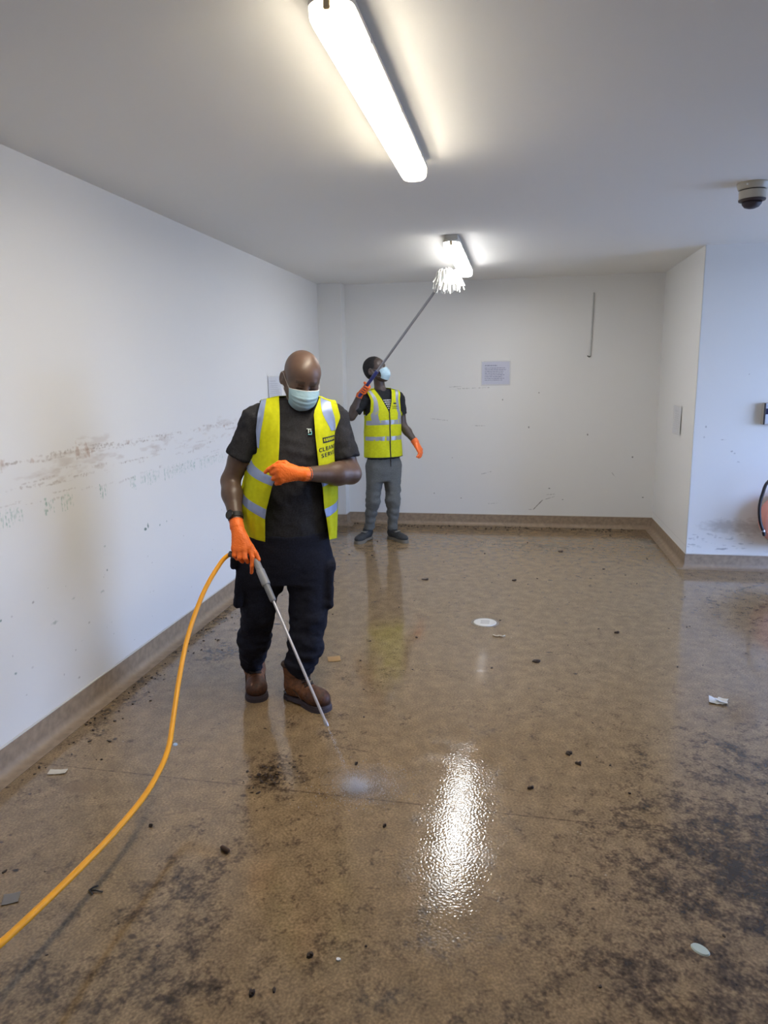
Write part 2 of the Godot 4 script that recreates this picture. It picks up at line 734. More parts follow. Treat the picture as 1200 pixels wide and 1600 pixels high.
	for k in 900:
		var x := r.randf_range(-2.1, 2.1)
		var z := r.randf_range(-7.8, -1.35)
		var q := r.randf()
		if q < 0.3:
			x = -2.09 + absf(r.randfn(0.0, 0.16))
		elif q < 0.5:
			z = -7.83 + absf(r.randfn(0.0, 0.12))
		elif q < 0.62:
			x = -1.0 + r.randfn(0.0, 0.07)
			z = -2.62 + r.randfn(0.0, 0.09)
		var s := r.randf_range(0.8, 2.6) * (1.0 if r.randf() < 0.92 else 2.4)
		p.stain(X.call(x), Z.call(z), s * r.randf_range(0.8, 1.9), s, rgb(40, 30, 24), r.randf_range(0.4, 0.95), 0.4)
	for k in 40:      # pale specks of grit
		p.stain(X.call(r.randf_range(-2.0, 1.6)), Z.call(r.randf_range(-5.5, -1.4)), 1.5, 1.2, rgb(190, 182, 170), 0.7, 0.2)
	# a few prints and patches seen one by one
	p.stain(X.call(-1.75), Z.call(-2.42), 34, 26, rgb(112, 90, 66), 0.5, 0.3)
	p.stain(X.call(-1.19), Z.call(-1.93), 10, 7, rgb(66, 54, 42), 0.7, 0.5)
	p.stain(X.call(-1.15), Z.call(-1.95), 8, 6, rgb(66, 54, 42), 0.7, 0.5)
	p.stain(X.call(-0.18), Z.call(-3.86), 12, 12, rgb(205, 196, 182), 0.55, 0.7)
	p.stain(X.call(0.33), Z.call(-7.0), 40, 7, rgb(80, 66, 52), 0.6, 0.8)
	p.stain(X.call(-1.70), Z.call(-3.9), 22, 26, rgb(70, 60, 52), 0.6, 1.0)
	var m := mat(Color.WHITE, 1.0, 0.0, 0.55)
	m.albedo_texture = p.texture()
	m.roughness_texture = ImageTexture.create_from_image(Image.create_from_data(w, h, false, Image.FORMAT_L8, rough))
	m.heightmap_enabled = true
	m.heightmap_texture = ImageTexture.create_from_image(Image.create_from_data(w, h, false, Image.FORMAT_L8, stir))
	m.heightmap_scale = 0.06
	return m

# ------------------------------------------------------------------ the room
func wall_paint(tex: Texture2D = null) -> StandardMaterial3D:
	var m := mat(rgb(226, 225, 222) if tex == null else Color.WHITE, 0.62, 0.0, 0.4)
	m.albedo_texture = tex
	return m

func build_room() -> void:
	var wp := rgb(226, 225, 222)
	# floor: one sheet, its texture laid out in metres
	var mb := MB.new()
	slab(mb, Vector3(XL - 0.1, 0, ZE + 0.1), Vector3(XE - XL + 0.2, 0, 0), Vector3(0, 0, ZB - ZE - 0.2), Vector3.UP, 0.12,
		Vector2((XL - 0.1 + 2.2) / 4.4, (ZB - 0.1 + 7.9) / 6.6), Vector2((XE - XL + 0.2) / 4.4, (ZE - ZB + 0.2) / 6.6))
	struct("floor", mb, floor_material(), "wet brown speckled vinyl floor with dark dirt stains", "floor")
	mb = MB.new()
	slab(mb, Vector3(XL - 0.1, CEIL, ZB - 0.1), Vector3(XE - XL + 0.2, 0, 0), Vector3(0, 0, ZE - ZB + 0.2), Vector3.DOWN, 0.12)
	struct("ceiling", mb, mat(rgb(240, 239, 235), 0.8, 0.0, 0.3), "flat white painted ceiling over the room", "ceiling")
	# left wall with bands of scuffs where trolleys rubbed along it (texture: 2048 px over 5.6 m, 956 px over 2.627 m)
	var p := Paint.new(2048, 956, wp)
	var U := func(z: float) -> float: return (z + 7.1) / 5.6 * 2048.0
	var Y := func(y: float) -> float: return (CEIL - y) / CEIL * 956.0
	var r := RandomNumberGenerator.new()
	r.seed = 11
	for k in 260:
		var z := r.randf_range(-6.3, -1.6)
		var q := r.randf()
		var y := 1.31 + r.randfn(0.0, 0.012)
		if q < 0.3:
			y = 1.205 + r.randfn(0.0, 0.02)
		elif q < 0.42:
			y = 1.12 + r.randfn(0.0, 0.012)
		var l := r.randf_range(10, 70)
		p.line(U.call(z), Y.call(y), U.call(z) + l, Y.call(y) + r.randf_range(-2, 2), r.randf_range(1.0, 3.4), rgb(150, 138, 128), r.randf_range(0.1, 0.34), 0.9)
	for k in 46:
		var z := r.randf_range(-6.0, -1.7)
		p.stain(U.call(z), Y.call(1.27 + r.randfn(0, 0.05)), r.randf_range(20, 90), r.randf_range(4, 16), rgb(184, 172, 162), r.randf_range(0.15, 0.35), 1.0, 0.25)
	for s in [[-3.27, 1.312, 14, 19, 0.75], [-3.2, 1.32, 9, 17, 0.6], [-3.33, 1.305, 12, 8, 0.5], [-2.66, 1.31, 10, 12, 0.5], [-2.86, 1.31, 7, 8, 0.45], [-3.69, 1.315, 12, 6, 0.5], [-5.02, 1.308, 16, 7, 0.5], [-4.75, 1.31, 8, 12, 0.4], [-4.6, 1.31, 10, 6, 0.35]]:
		p.stain(U.call(s[0]), Y.call(s[1]), s[2], s[3], rgb(172, 146, 130), s[4] * 0.8, 0.7)
	for s in [[-2.75, -2.6, 0.6], [-2.97, -2.9, 0.8], [-3.12, -3.03, 0.7], [-3.42, -3.36, 0.9], [-3.72, -3.66, 0.8], [-4.0, -3.78, 0.5], [-4.5, -4.05, 0.5], [-5.1, -4.55, 0.35]]:
		var z: float = s[0]
		while z < s[1]:
			p.line(U.call(z), Y.call(1.115 + r.randf_range(-0.012, 0.012)), U.call(z) + r.randf_range(-3, 3), Y.call(1.05 + r.randf_range(-0.015, 0.02)), r.randf_range(1.2, 3.0), rgb(146, 172, 158), s[2] * r.randf_range(0.35, 0.85), 0.8)
			z += r.randf_range(0.006, 0.02)
	for s in [[-3.79, 0.791, 9, 5, 0.9], [-3.82, 0.80, 4, 9, 0.8], [-3.96, 0.779, 6, 3, 0.5], [-4.05, 0.785, 4, 4, 0.5], [-4.12, 0.78, 3, 5, 0.4], [-3.36, 0.66, 3, 3, 0.8], [-3.36, 0.79, 5, 3, 0.3], [-3.05, 0.60, 8, 4, 0.25], [-3.3, 0.56, 8, 4, 0.3], [-2.9, 0.53, 14, 4, 0.3], [-2.55, 0.66, 4, 3, 0.7], [-2.6, 0.4, 4, 3, 0.6]]:
		p.stain(U.call(s[0]), Y.call(s[1]), s[2], s[3], rgb(92, 112, 104), s[4], 0.5)
	for k in 70:
		p.stain(U.call(r.randf_range(-6.5, -1.6)), Y.call(r.randf_range(0.14, 0.75)), r.randf_range(1.5, 5), r.randf_range(1.0, 3), rgb(130, 126, 122), r.randf_range(0.15, 0.55), 0.4)
	mb = MB.new()
	slab(mb, Vector3(XL, 0, ZB - 0.1), Vector3(0, 0, ZE - ZB + 0.2), Vector3(0, CEIL, 0), Vector3.RIGHT, 0.12, Vector2((ZB - 0.1 + 7.1) / 5.6, 0), Vector2((ZE - ZB + 0.2) / 5.6, 1))
	struct("wall_left", mb, wall_paint(p.texture()), "long white wall with brown and green scuff bands", "wall")
	# back wall: 1024 px over 4.2 m from x = -2.3
	p = Paint.new(1400, 876, wp)
	U = func(x: float) -> float: return (x + 2.3) / 4.2 * 1400.0
	Y = func(y: float) -> float: return (CEIL - y) / CEIL * 876.0
	p.line(U.call(0.19), Y.call(0.184), U.call(0.285), Y.call(0.29), 1.8, rgb(96, 92, 90), 0.9, 0.3)
	p.line(U.call(0.285), Y.call(0.29), U.call(0.42), Y.call(0.335), 1.2, rgb(110, 106, 104), 0.6, 0.6)
	p.line(U.call(0.33), Y.call(0.352), U.call(0.42), Y.call(0.36), 1.2, rgb(110, 106, 104), 0.7, 0.6)
	p.line(U.call(0.14), Y.call(0.183), U.call(0.18), Y.call(0.186), 1.2, rgb(110, 106, 104), 0.7, 0.6)
	for s in [[0.355, 0.421, 4, 2.5], [1.328, 0.337, 4, 2.5], [1.203, 0.767, 3.5, 3.5], [0.737, 1.004, 3, 5], [0.122, 1.086, 2.5, 5], [-0.16, 1.38, 3, 5], [0.22, 1.45, 2, 3], [-0.9, 0.35, 4, 2], [-0.6, 0.3, 3, 2], [0.5, 0.3, 3, 2], [-1.1, 0.86, 4, 3], [-0.7, 0.75, 3, 2]]:
		p.stain(U.call(s[0]), Y.call(s[1]), s[2], s[3], rgb(105, 104, 102), 0.85, 0.3)
	for s in [[-0.5, 1.103, -0.33, 1.1], [-0.38, 0.57, -0.27, 0.6], [-0.95, 1.18, -0.75, 1.16], [-0.66, 1.5, -0.3, 1.51], [-0.75, 1.52, -0.6, 1.525], [-0.3, 0.24, -0.2, 0.25], [1.0, 0.6, 1.04, 0.55]]:
		p.line(U.call(s[0]), Y.call(s[1]), U.call(s[2]), Y.call(s[3]), 1.8, rgb(160, 158, 156), 0.6, 0.9)
	mb = MB.new()
	slab(mb, Vector3(XL - 0.1, 0, ZB), Vector3(XR - XL + 0.2, 0, 0), Vector3(0, CEIL, 0), Vector3.BACK, 0.12, Vector2((XL - 0.1 + 2.3) / 4.2, 0), Vector2((XR - XL + 0.2) / 4.2, 1))
	struct("wall_back", mb, wall_paint(p.texture()), "white end wall with a few scuffs and a notice", "wall")
	# boxed-in pillar in the far left corner
	mb = MB.new()
	box(mb, Transform3D(Basis(), Vector3((XL - 1.875) / 2 - 0.01, CEIL / 2, (ZB - 7.712) / 2 - 0.01)), Vector3(-1.875 - XL + 0.02, CEIL, -7.712 - ZB + 0.02), 0.003)
	struct("wall_pillar", mb, wall_paint(), "shallow white pillar boxed into the far corner", "pillar")
	# the alcove's right wall and the wall face beside it are one block
	p = Paint.new(1024, 1168, wp)
	U = func(x: float) -> float: return (x - 1.4) / 2.3 * 1024.0
	Y = func(y: float) -> float: return (CEIL - y) / CEIL * 1168.0
	p.stain(U.call(1.74), Y.call(0.365), 110, 34, rgb(172, 168, 164), 0.55, 0.25, 0.5)
	p.stain(U.call(1.95), Y.call(0.36), 90, 40, rgb(180, 174, 170), 0.5, 0.4, 0.5)
	for k in 60:
		p.stain(U.call(r.randf_range(1.44, 2.3)), Y.call(r.randf_range(0.13, 0.3)), r.randf_range(4, 24), r.randf_range(2, 7), rgb(150, 150, 150), r.randf_range(0.15, 0.45), 0.9, 0.4)
	for s in [[1.741, 0.998, 5, 4], [1.76, 0.98, 6, 4], [1.806, 0.908, 8, 5], [1.67, 1.093, 22, 2], [1.52, 1.114, 6, 5], [1.83, 1.62, 3, 5], [1.7, 0.44, 3, 3], [1.53, 1.2, 4, 6]]:
		p.stain(U.call(s[0]), Y.call(s[1]), s[2], s[3], rgb(150, 148, 146), 0.6, 0.6)
	mb = MB.new()
	slab(mb, Vector3(XR, 0, ZF), Vector3(XE - XR + 0.1, 0, 0), Vector3(0, CEIL, 0), Vector3.BACK, ZF - ZB + 0.1, Vector2((XR - 1.4) / 2.3, 0), Vector2((XE - XR + 0.1) / 2.3, 1))
	struct("wall_right", mb, wall_paint(p.texture()), "white wall block that closes the alcove on its right", "wall")
	mb = MB.new()
	for s in [[2.45, 0.006], [1.93, 0.008], [1.55, 0.006]]:
		box(mb, Transform3D(Basis(), Vector3(XR + 0.001, s[0], ZF + 0.0015)), Vector3(0.006, s[1], 0.003))
	box(mb, Transform3D(Basis(), Vector3(XR + 0.002, CEIL / 2 + SKH / 2, ZF - 0.002)), Vector3(0.010, CEIL - SKH, 0.010), 0.003)
	struct("trim_1", mb, mat(rgb(205, 203, 196), 0.5), "thin metal corner bead on the alcove edge", "corner bead")
	# the sides that the camera does not see: a wall with a wide loading doorway on the right, a wall behind
	mb = MB.new()
	var d0 := -5.8
	var d1 := -3.3
	var dh := 2.5
	for s in [[ZB - 0.1, d0, 0.0, CEIL], [d1, ZE + 0.1, 0.0, CEIL], [d0, d1, dh, CEIL]]:
		slab(mb, Vector3(XE, s[2], s[0]), Vector3(0, 0, s[1] - s[0]), Vector3(0, s[3] - s[2], 0), Vector3.LEFT, 0.2)
	struct("wall_doorway", mb, wall_paint(), "white side wall with a wide open loading doorway", "wall")
	mb = MB.new()
	slab(mb, Vector3(XL - 0.1, 0, ZE), Vector3(XE - XL + 0.2, 0, 0), Vector3(0, CEIL, 0), Vector3.FORWARD, 0.12)
	struct("wall_front", mb, wall_paint(), "plain white wall behind the viewer", "wall")
	mb = MB.new()
	slab(mb, Vector3(XE + 0.1, -0.03, 20), Vector3(30, 0, 0), Vector3(0, 0, -40), Vector3.UP, 0.1)
	struct("ground_outside", mb, mat(rgb(186, 174, 152), 0.9), "grey yard outside the loading doorway", "ground")
	# added unseen canopy keeps the high sky off the wall foot
	mb = MB.new()
	slab(mb, Vector3(XE + 0.2, 2.62, d1 + 0.5), Vector3(1.5, 0, 0), Vector3(0, 0, d0 - d1 - 1.0), Vector3.UP, 0.12)
	struct("roof_added_canopy", mb, mat(rgb(170, 170, 168), 0.8), "added unseen canopy blocking the high sky over the doorway", "canopy")
	# coved vinyl skirting: a profile (distance from the wall, height) drawn along each wall
	var sk := grainy(mat(rgb(164, 143, 120), 0.5), 0.03, 0.2, 21, 2.2)
	var cap_m := mat(rgb(206, 202, 194), 0.5)
	# name, from, to, inward normal, mitre at each end (+1 inside corner, -1 outside corner)
	var runs := [["baseboard_left", Vector3(XL, 0, ZE), Vector3(XL, 0, -7.712), Vector3.RIGHT, 1, 1], ["baseboard_pillar", Vector3(XL, 0, -7.712), Vector3(-1.875, 0, -7.712), Vector3.BACK, 1, -1],
		["baseboard_pillar_side", Vector3(-1.875, 0, -7.712), Vector3(-1.875, 0, ZB), Vector3.RIGHT, -1, 1], ["baseboard_back", Vector3(-1.875, 0, ZB), Vector3(XR, 0, ZB), Vector3.BACK, 1, 1],
		["baseboard_alcove", Vector3(XR, 0, ZB), Vector3(XR, 0, ZF), Vector3.LEFT, 1, -1], ["baseboard_right", Vector3(XR, 0, ZF), Vector3(XE, 0, ZF), Vector3.BACK, -1, 1]]
	var prof := [Vector2(0, SKH), Vector2(0.004, SKH), Vector2(0.006, SKH - 0.002), Vector2(0.007, 0.04), Vector2(0.010, 0.026), Vector2(0.017, 0.013), Vector2(0.028, 0.005), Vector2(0.045, 0.0015), Vector2(0.075, 0.0012), Vector2(0.077, 0.0), Vector2(0, 0)]
	for q in runs:
		mb = MB.new()
		var vv := PackedVector3Array()
		var ii := PackedInt32Array()
		var along: Vector3 = (q[2] - q[1]).normalized()
		for c in prof:
			vv.append(q[1] + q[3] * c.x + Vector3.UP * c.y + along * c.x * q[4])
			vv.append(q[2] + q[3] * c.x + Vector3.UP * c.y - along * c.x * q[5])
		var n := prof.size()
		for k in n:
			var a := k * 2
			var b := ((k + 1) % n) * 2
			ii.append_array(PackedInt32Array([a, b, b + 1, a, b + 1, a + 1]))
		var m := vv.size()
		vv.append_array(vv.duplicate())
		var tri := Geometry2D.triangulate_polygon(PackedVector2Array(prof))
		for k in range(0, tri.size(), 3):
			var t := [tri[k], tri[k + 1], tri[k + 2]]
			t.sort()          # points in the profile's own order
			ii.append_array(PackedInt32Array([m + t[0] * 2, m + t[2] * 2, m + t[1] * 2, m + t[0] * 2 + 1, m + t[1] * 2 + 1, m + t[2] * 2 + 1]))
		mb.add(vv, ii)
		var o := struct(q[0], mb, sk, "brown coved vinyl skirting along the foot of the wall", "skirting")
		var words := {"baseboard_left": "long brown coved skirting below the scuffed wall", "baseboard_pillar": "short brown skirting across the corner pillar", "baseboard_pillar_side": "brown skirting return on the side of the pillar",
			"baseboard_back": "brown coved skirting along the end wall", "baseboard_alcove": "brown skirting along the side of the alcove", "baseboard_right": "brown skirting under the black hose and control box"}
		o.set_meta("label", words[q[0]])
		mb = MB.new()
		var len: float = (q[2] - q[1]).length()
		var xb := Basis(along, Vector3.UP, along.cross(Vector3.UP))
		box(mb, Transform3D(xb, (q[1] + q[2]) / 2 + q[3] * 0.003 + Vector3.UP * (SKH + 0.004)), Vector3(len, 0.009, 0.006), 0.0015)
		put("capping_strip", mb, cap_m, o)

# ------------------------------------------------------------------ lamps
func ceiling_lamp(zc: float, color: Color, label: String, power: float, glow: float, tube_glow: float) -> void:
	var t := thing("ceiling_lamp", label, "lamp", Vector3(-0.485, CEIL, zc), 0.0, "strip lights on the ceiling")
	var white := mat(rgb(214, 210, 200), 0.5)
	var length := 1.6
	var mb := MB.new()
	box(mb, Transform3D(Basis(), Vector3(0, -0.018, 0)), Vector3(0.095, 0.036, length - 0.04), 0.004)
	var plan := PackedVector2Array()
	for k in 24:
		var a := PI * (k / 11.0 if k < 12 else 1.0 + (k - 12) / 11.0)
		plan.append(Vector2(cos(a) * 0.061, sin(a) * 0.056 + (0.5 * length - 0.056) * (1.0 if k < 12 else -1.0)))
	prism(mb, plan, -0.049, -0.035)
	put("housing", mb, white, t)
	for s in [-1.0, 1.0]:
		mb = MB.new()
		tube(mb, PackedVector3Array([Vector3(s * 0.026, -0.066, -0.74), Vector3(s * 0.026, -0.066, 0.74)]), 0.013, 14)
		var em := mat(Color.WHITE, 0.4)
		em.emission_enabled = true
		em.emission = color
		em.emission_energy_multiplier = tube_glow
		put("fluorescent_tube", mb, em, t)
	# prismatic trough, rounded at its ends
	var rows := []
	for e in 49:
		var g0 := absf(e - 24.0) / 24.0
		var zz := signf(e - 24.0) * 0.5 * length * (1.0 - pow(1.0 - g0, 1.6))
		var near_end := minf(absf(zz + 0.5 * length), absf(zz - 0.5 * length))
		var f := 1.0
		if near_end < 0.055:
			f = sqrt(maxf(0.03, 1.0 - pow(1.0 - near_end / 0.055, 2.0)))
		var row := PackedVector3Array()
		for a in 17:
			var g := -PI * 0.5 + PI * a / 16.0
			row.append(Vector3(0.059 * f * signf(sin(g)) * pow(absf(sin(g)), 0.6), -0.046 - 0.055 * pow(maxf(cos(g), 0.0), 0.5) * sqrt(f), zz))
		rows.append(row)
	mb = MB.new()
	solid_grid(mb, rows, 0.002)
	var dm := mat(Color(1, 1, 1, 0.35), 0.6, 0.0, 0.2)
	dm.transparency = BaseMaterial3D.TRANSPARENCY_ALPHA
	dm.emission_enabled = true
	dm.emission = color
	dm.emission_energy_multiplier = glow
	put("lamp_diffuser", mb, dm, t)
	for s in [-1.0, 1.0]:
		for k in 3:
			mb = MB.new()
			box(mb, Transform3D(Basis(), Vector3(s * 0.061, -0.046, -0.55 + 0.55 * k)), Vector3(0.005, 0.022, 0.02), 0.0015)
			put("clip", mb, white, t)
	mb = MB.new()
	box(mb, Transform3D(Basis(), Vector3(0, -0.06, 0.5 * length - 0.004)), Vector3(0.018, 0.03, 0.012), 0.003)
	put("lamp_holder", mb, mat(rgb(214, 190, 150), 0.6), t)
	var l := AreaLight3D.new()
	l.name = "lamp_light"
	l.area_size = Vector2(0.11, 1.5)
	l.area_normalize_energy = true
	l.light_energy = power
	l.light_color = color
	l.shadow_enabled = true
	l.area_range = 20.0
	l.rotation_degrees.x = -90.0
	l.position = Vector3(0, -0.106, 0)
	t.add_child(l)

# ------------------------------------------------------------------ people
func glove(wrist: Vector3, up_arm: Vector3, chains: Array, m: Material, parent: Node, cell: float, rad := 0.0105) -> void:
	var prims := []
	var back := (up_arm - wrist).normalized()
	for n in chains.size():
		var c: Array = chains[n]
		var thumb := n == chains.size() - 1
		var r0 := rad * (1.25 if thumb else 1.0)
		if thumb:
			prims.append(cap(wrist.lerp(c[0], 0.35), c[0], rad * 1.8, rad * 1.7, 0.02))
		else:
			prims.append(cap(wrist, c[0], rad * 2.1, rad * 1.5, 0.016))
		for k in c.size() - 1:
			var a := r0 * (1.12 - 0.12 * k)
			prims.append(cap(c[k], c[k + 1], a, a * 0.92, 0.004 if k > 0 else 0.012))
	prims.append(cap(wrist + back * 0.026, wrist - back * 0.01, rad * 3.05, rad * 2.9, 0.012, true))
	var mb := MB.new()
	skin_field(mb, prims, cell, Transform3D(), func(p: Vector3, _n: Vector3) -> float: return 0.0016 * wrinkle.get_noise_3dv(p * 260.0))
	var o := put("glove", mb, m, parent)
	mb = MB.new()
	var ring := PackedVector3Array()
	var b := frame_of(back)
	for s in 17:
		var a := TAU * s / 16.0
		ring.append(wrist + back * 0.026 + (b.x * cos(a) + b.z * sin(a)) * rad * 3.02)
	tube(mb, ring, rad * 0.28, 6)
	put("cuff_roll", mb, m, o)

# head in its own frame: y up, z forward, origin between the ears
func head_prims() -> Array:
	var q := [
		ell(Vector3(0, 0.042, -0.012), Vector3(0.084, 0.094, 0.103), 0.02),
		ell(Vector3(0, 0.04, 0.033), Vector3(0.071, 0.068, 0.062), 0.03),
		ell(Vector3(0, -0.035, 0.03), Vector3(0.066, 0.082, 0.06), 0.03),
		cap(Vector3(0, -0.10, 0.06), Vector3(0, -0.108, 0.072), 0.026, 0.022, 0.03),
		cap(Vector3(-0.034, 0.022, 0.082), Vector3(0.034, 0.022, 0.082), 0.013, 0.013, 0.015),
		cap(Vector3(0, 0.012, 0.09), Vector3(0, -0.034, 0.11), 0.008, 0.014, 0.012)]
	for s in [-1.0, 1.0]:
		q.append(cap(Vector3(s * 0.056, -0.05, 0.0), Vector3(s * 0.02, -0.104, 0.062), 0.022, 0.02, 0.03))
		q.append(ell(Vector3(s * 0.044, -0.016, 0.06), Vector3(0.024, 0.022, 0.022), 0.02))
		q.append(ell(Vector3(s * 0.014, -0.038, 0.1), Vector3(0.011, 0.009, 0.011), 0.006))
		q.append(cap(Vector3(0, -0.07, 0.09), Vector3(s * 0.02, -0.072, 0.083), 0.009, 0.006, 0.006))
		q.append(ell(Vector3(s * 0.033, 0.003, 0.1), Vector3(0.021, 0.010, 0.016), 0.004, 1))
		q.append(ell(Vector3(s * 0.032, 0.001, 0.078), Vector3(0.017, 0.0125, 0.015), 0.004))
		var turn := Basis(Vector3.UP, -s * 0.4)
		q.append(ell(Vector3(s * 0.090, -0.006, -0.02), Vector3(0.009, 0.034, 0.021), 0.014, 0, turn))
		q.append(cap(Vector3(s * 0.078, 0.015, -0.004), Vector3(s * 0.076, -0.03, 0.0), 0.008, 0.008, 0.012))
		q.append(ell(Vector3(s * 0.099, -0.002, -0.014), Vector3(0.006, 0.020, 0.011), 0.004, 1, turn))
	return q

func face_mask(xf: Transform3D, blue: Material, parent: Node) -> void:
	var rows := []
	var zs := [0.112, 0.124, 0.127, 0.118, 0.088]
	var nv := 32
	for j in nv + 1:
		var v := float(j) / nv
		var q := v * 4.0
		var k := mini(int(q), 3)
		var zf := cubic_interpolate(zs[k], zs[k + 1], zs[maxi(k - 1, 0)], zs[mini(k + 2, 4)], q - k)
		var pleat := 0.0
		for s in [0.28, 0.46, 0.64]:
			var g = (v - s) / 0.1
			if g > 0.0 and g < 1.0:
				pleat = 0.0035 * (1.0 - g)
		var row := PackedVector3Array()
		for i in 25:
			var u := -1.0 + 2.0 * i / 24.0
			var nose := 0.006 * exp(-u * u * 14.0) * (1.0 - v)
			var ruff := 0.0016 * wrinkle.get_noise_3d(u * 150.0, v * 420.0, 3.0)
			var y := lerpf(-0.006 - 0.012 * pow(absf(u), 1.6), -0.128 + 0.034 * u * u, v)
			var rx := 0.079 - 0.012 * v * v
			row.append(xf * Vector3(rx * sin(u * 1.2), y, 0.024 + (zf - 0.024) * pow(cos(u * 1.2), 0.75) + nose + pleat * (1.0 - u * u) + ruff))
		rows.append(row)
	var mb := MB.new()
	solid_grid(mb, rows, 0.0016)
	var o := put("face_mask", mb, blue, parent)
	var cord := mat(rgb(170, 166, 160), 0.8)
	# pale bound edge along the top
	mb = MB.new()
	tube(mb, rows[0], 0.0019, 6)
	put("mask_binding", mb, mat(rgb(205, 204, 204), 0.8), o)
	for s in [0, 24]:
		var sx := -1.0 if s == 0 else 1.0
		mb = MB.new()
		var top: Vector3 = rows[1][s]
		var low: Vector3 = rows[nv - 3][s]
		tube(mb, spline([top, xf * Vector3(sx * 0.086, 0.008, 0.018), xf * Vector3(sx * 0.093, 0.026, -0.012), xf * Vector3(sx * 0.095, 0.0, -0.034), xf * Vector3(sx * 0.089, -0.034, -0.01), low], 6), 0.0011, 6)
		put("ear_loop", mb, cord, o)

func shoe(heel: Vector3, ang: float, kind: String, leather: Material, sole_m: Material, lace_m: Material, collar_m: Material, parent: Node, cell: float, shaft_tilt := Vector2.ZERO) -> void:
	var xf := Transform3D(Basis(Vector3.UP, ang), heel)
	var big := kind == "work_boot"
	var sh := 0.2 if big else 0.105
	var wd := 1.08 if big else 0.92
	var prims := [
		ell(Vector3(0, 0.07, 0.055), Vector3(0.044 * wd, 0.062, 0.052), 0.02),
		cap(Vector3(0, 0.078 if big else 0.066, 0.10), Vector3(0, 0.058 if big else 0.05, 0.2), 0.046 * wd, 0.042 * wd, 0.03),
		ell(Vector3(0, 0.055 if big else 0.045, 0.235), Vector3(0.053 * wd, 0.048 if big else 0.036, 0.066), 0.025),
		cap(Vector3(0, 0.09, 0.075), Vector3(shaft_tilt.x, sh, 0.055 + shaft_tilt.y), 0.05 * wd, 0.052 * wd, 0.03, true),
		keep_above(Vector3(0, 0.026, 0), Vector3.UP)]
	var mb := MB.new()
	skin_field(mb, prims, cell, xf, func(p: Vector3, n: Vector3) -> float:
		var crease := 0.0
		if p.z > 0.13 and p.z < 0.2 and p.y > 0.06:
			crease = 0.002 * sin(p.z * 260.0 + p.x * 20.0)
		return crease + 0.0012 * wrinkle.get_noise_3dv(p * 160.0) * (1.0 if n.y < 0.9 else 0.3))
	if big:
		var back := xf.affine_inverse()
		mb.tint(func(p: Vector3) -> Color:
			var q := back * p
			var t := clampf((q.z - 0.165 + 0.3 * (0.06 - q.y) + 0.012 * wrinkle.get_noise_3dv(q * 90.0)) * 30.0, 0.0, 1.0)
			return Color(1, 1, 1).lerp(Color(0.42, 0.38, 0.4), t))      # darker dyed toe
	var o := put(kind, mb, leather, parent)
	# sole
	var half := [[0.0, 0.018], [0.012, 0.034], [0.05, 0.043], [0.1, 0.043], [0.15, 0.042], [0.2, 0.052], [0.245, 0.056], [0.275, 0.048], [0.296, 0.032], [0.305, 0.012]]
	var line := PackedVector2Array()
	for q in half:
		line.append(Vector2(q[1] * wd, q[0]))
	for k in range(half.size() - 1, -1, -1):
		line.append(Vector2(-half[k][1] * wd, half[k][0]))
	mb = MB.new()
	prism(mb, line, 0.008, 0.032, xf, 0.004)
	var heel_line := PackedVector2Array()
	for p in line:
		if p.y <= 0.1:
			heel_line.append(p)
	prism(mb, heel_line, 0.0, 0.02, xf)
	var fore := PackedVector2Array()
	for p in line:
		if p.y >= 0.14:
			fore.append(p)
	prism(mb, fore, 0.0, 0.02, xf)
	put("sole", mb, sole_m, o)
	# laces across the instep
	mb = MB.new()
	var steps := 5 if big else 3
	for k in steps:
		var f := float(k) / (steps - 1)
		var y := lerpf(0.106 if big else 0.094, sh - 0.02, f) + 0.006
		var z := lerpf(0.178, 0.112, f) if big else lerpf(0.17, 0.13, f)
		var pts := [xf * Vector3(-0.03, y - 0.006, z - 0.01), xf * Vector3(0, y + 0.004, z + 0.004), xf * Vector3(0.03, y + 0.004, z - 0.016)]
		tube(mb, spline(pts, 4), 0.0034, 6)
		pts = [xf * Vector3(0.03, y - 0.006, z - 0.01), xf * Vector3(0, y + 0.004, z + 0.006), xf * Vector3(-0.03, y + 0.004, z - 0.016)]
		tube(mb, spline(pts, 4), 0.0034, 6)
	put("lace", mb, lace_m, o)
	if big:
		mb = MB.new()
		var ring := PackedVector3Array()
		for s in 21:
			var a := TAU * s / 20.0
			ring.append(xf * Vector3(shaft_tilt.x + cos(a) * 0.054, sh - 0.004, 0.055 + shaft_tilt.y + sin(a) * 0.054))
		tube(mb, ring, 0.009, 8)
		put("collar", mb, collar_m, o)
		# ankle seam panels
		for s in [-1.0, 1.0]:
			mb = MB.new()
			tube(mb, spline([xf * Vector3(s * 0.048, 0.05, 0.03), xf * Vector3(s * 0.052, 0.085, 0.075), xf * Vector3(s * 0.051, 0.075, 0.12), xf * Vector3(s * 0.053, 0.04, 0.165)], 5), 0.0028, 6)
			put("seam", mb, collar_m, o)

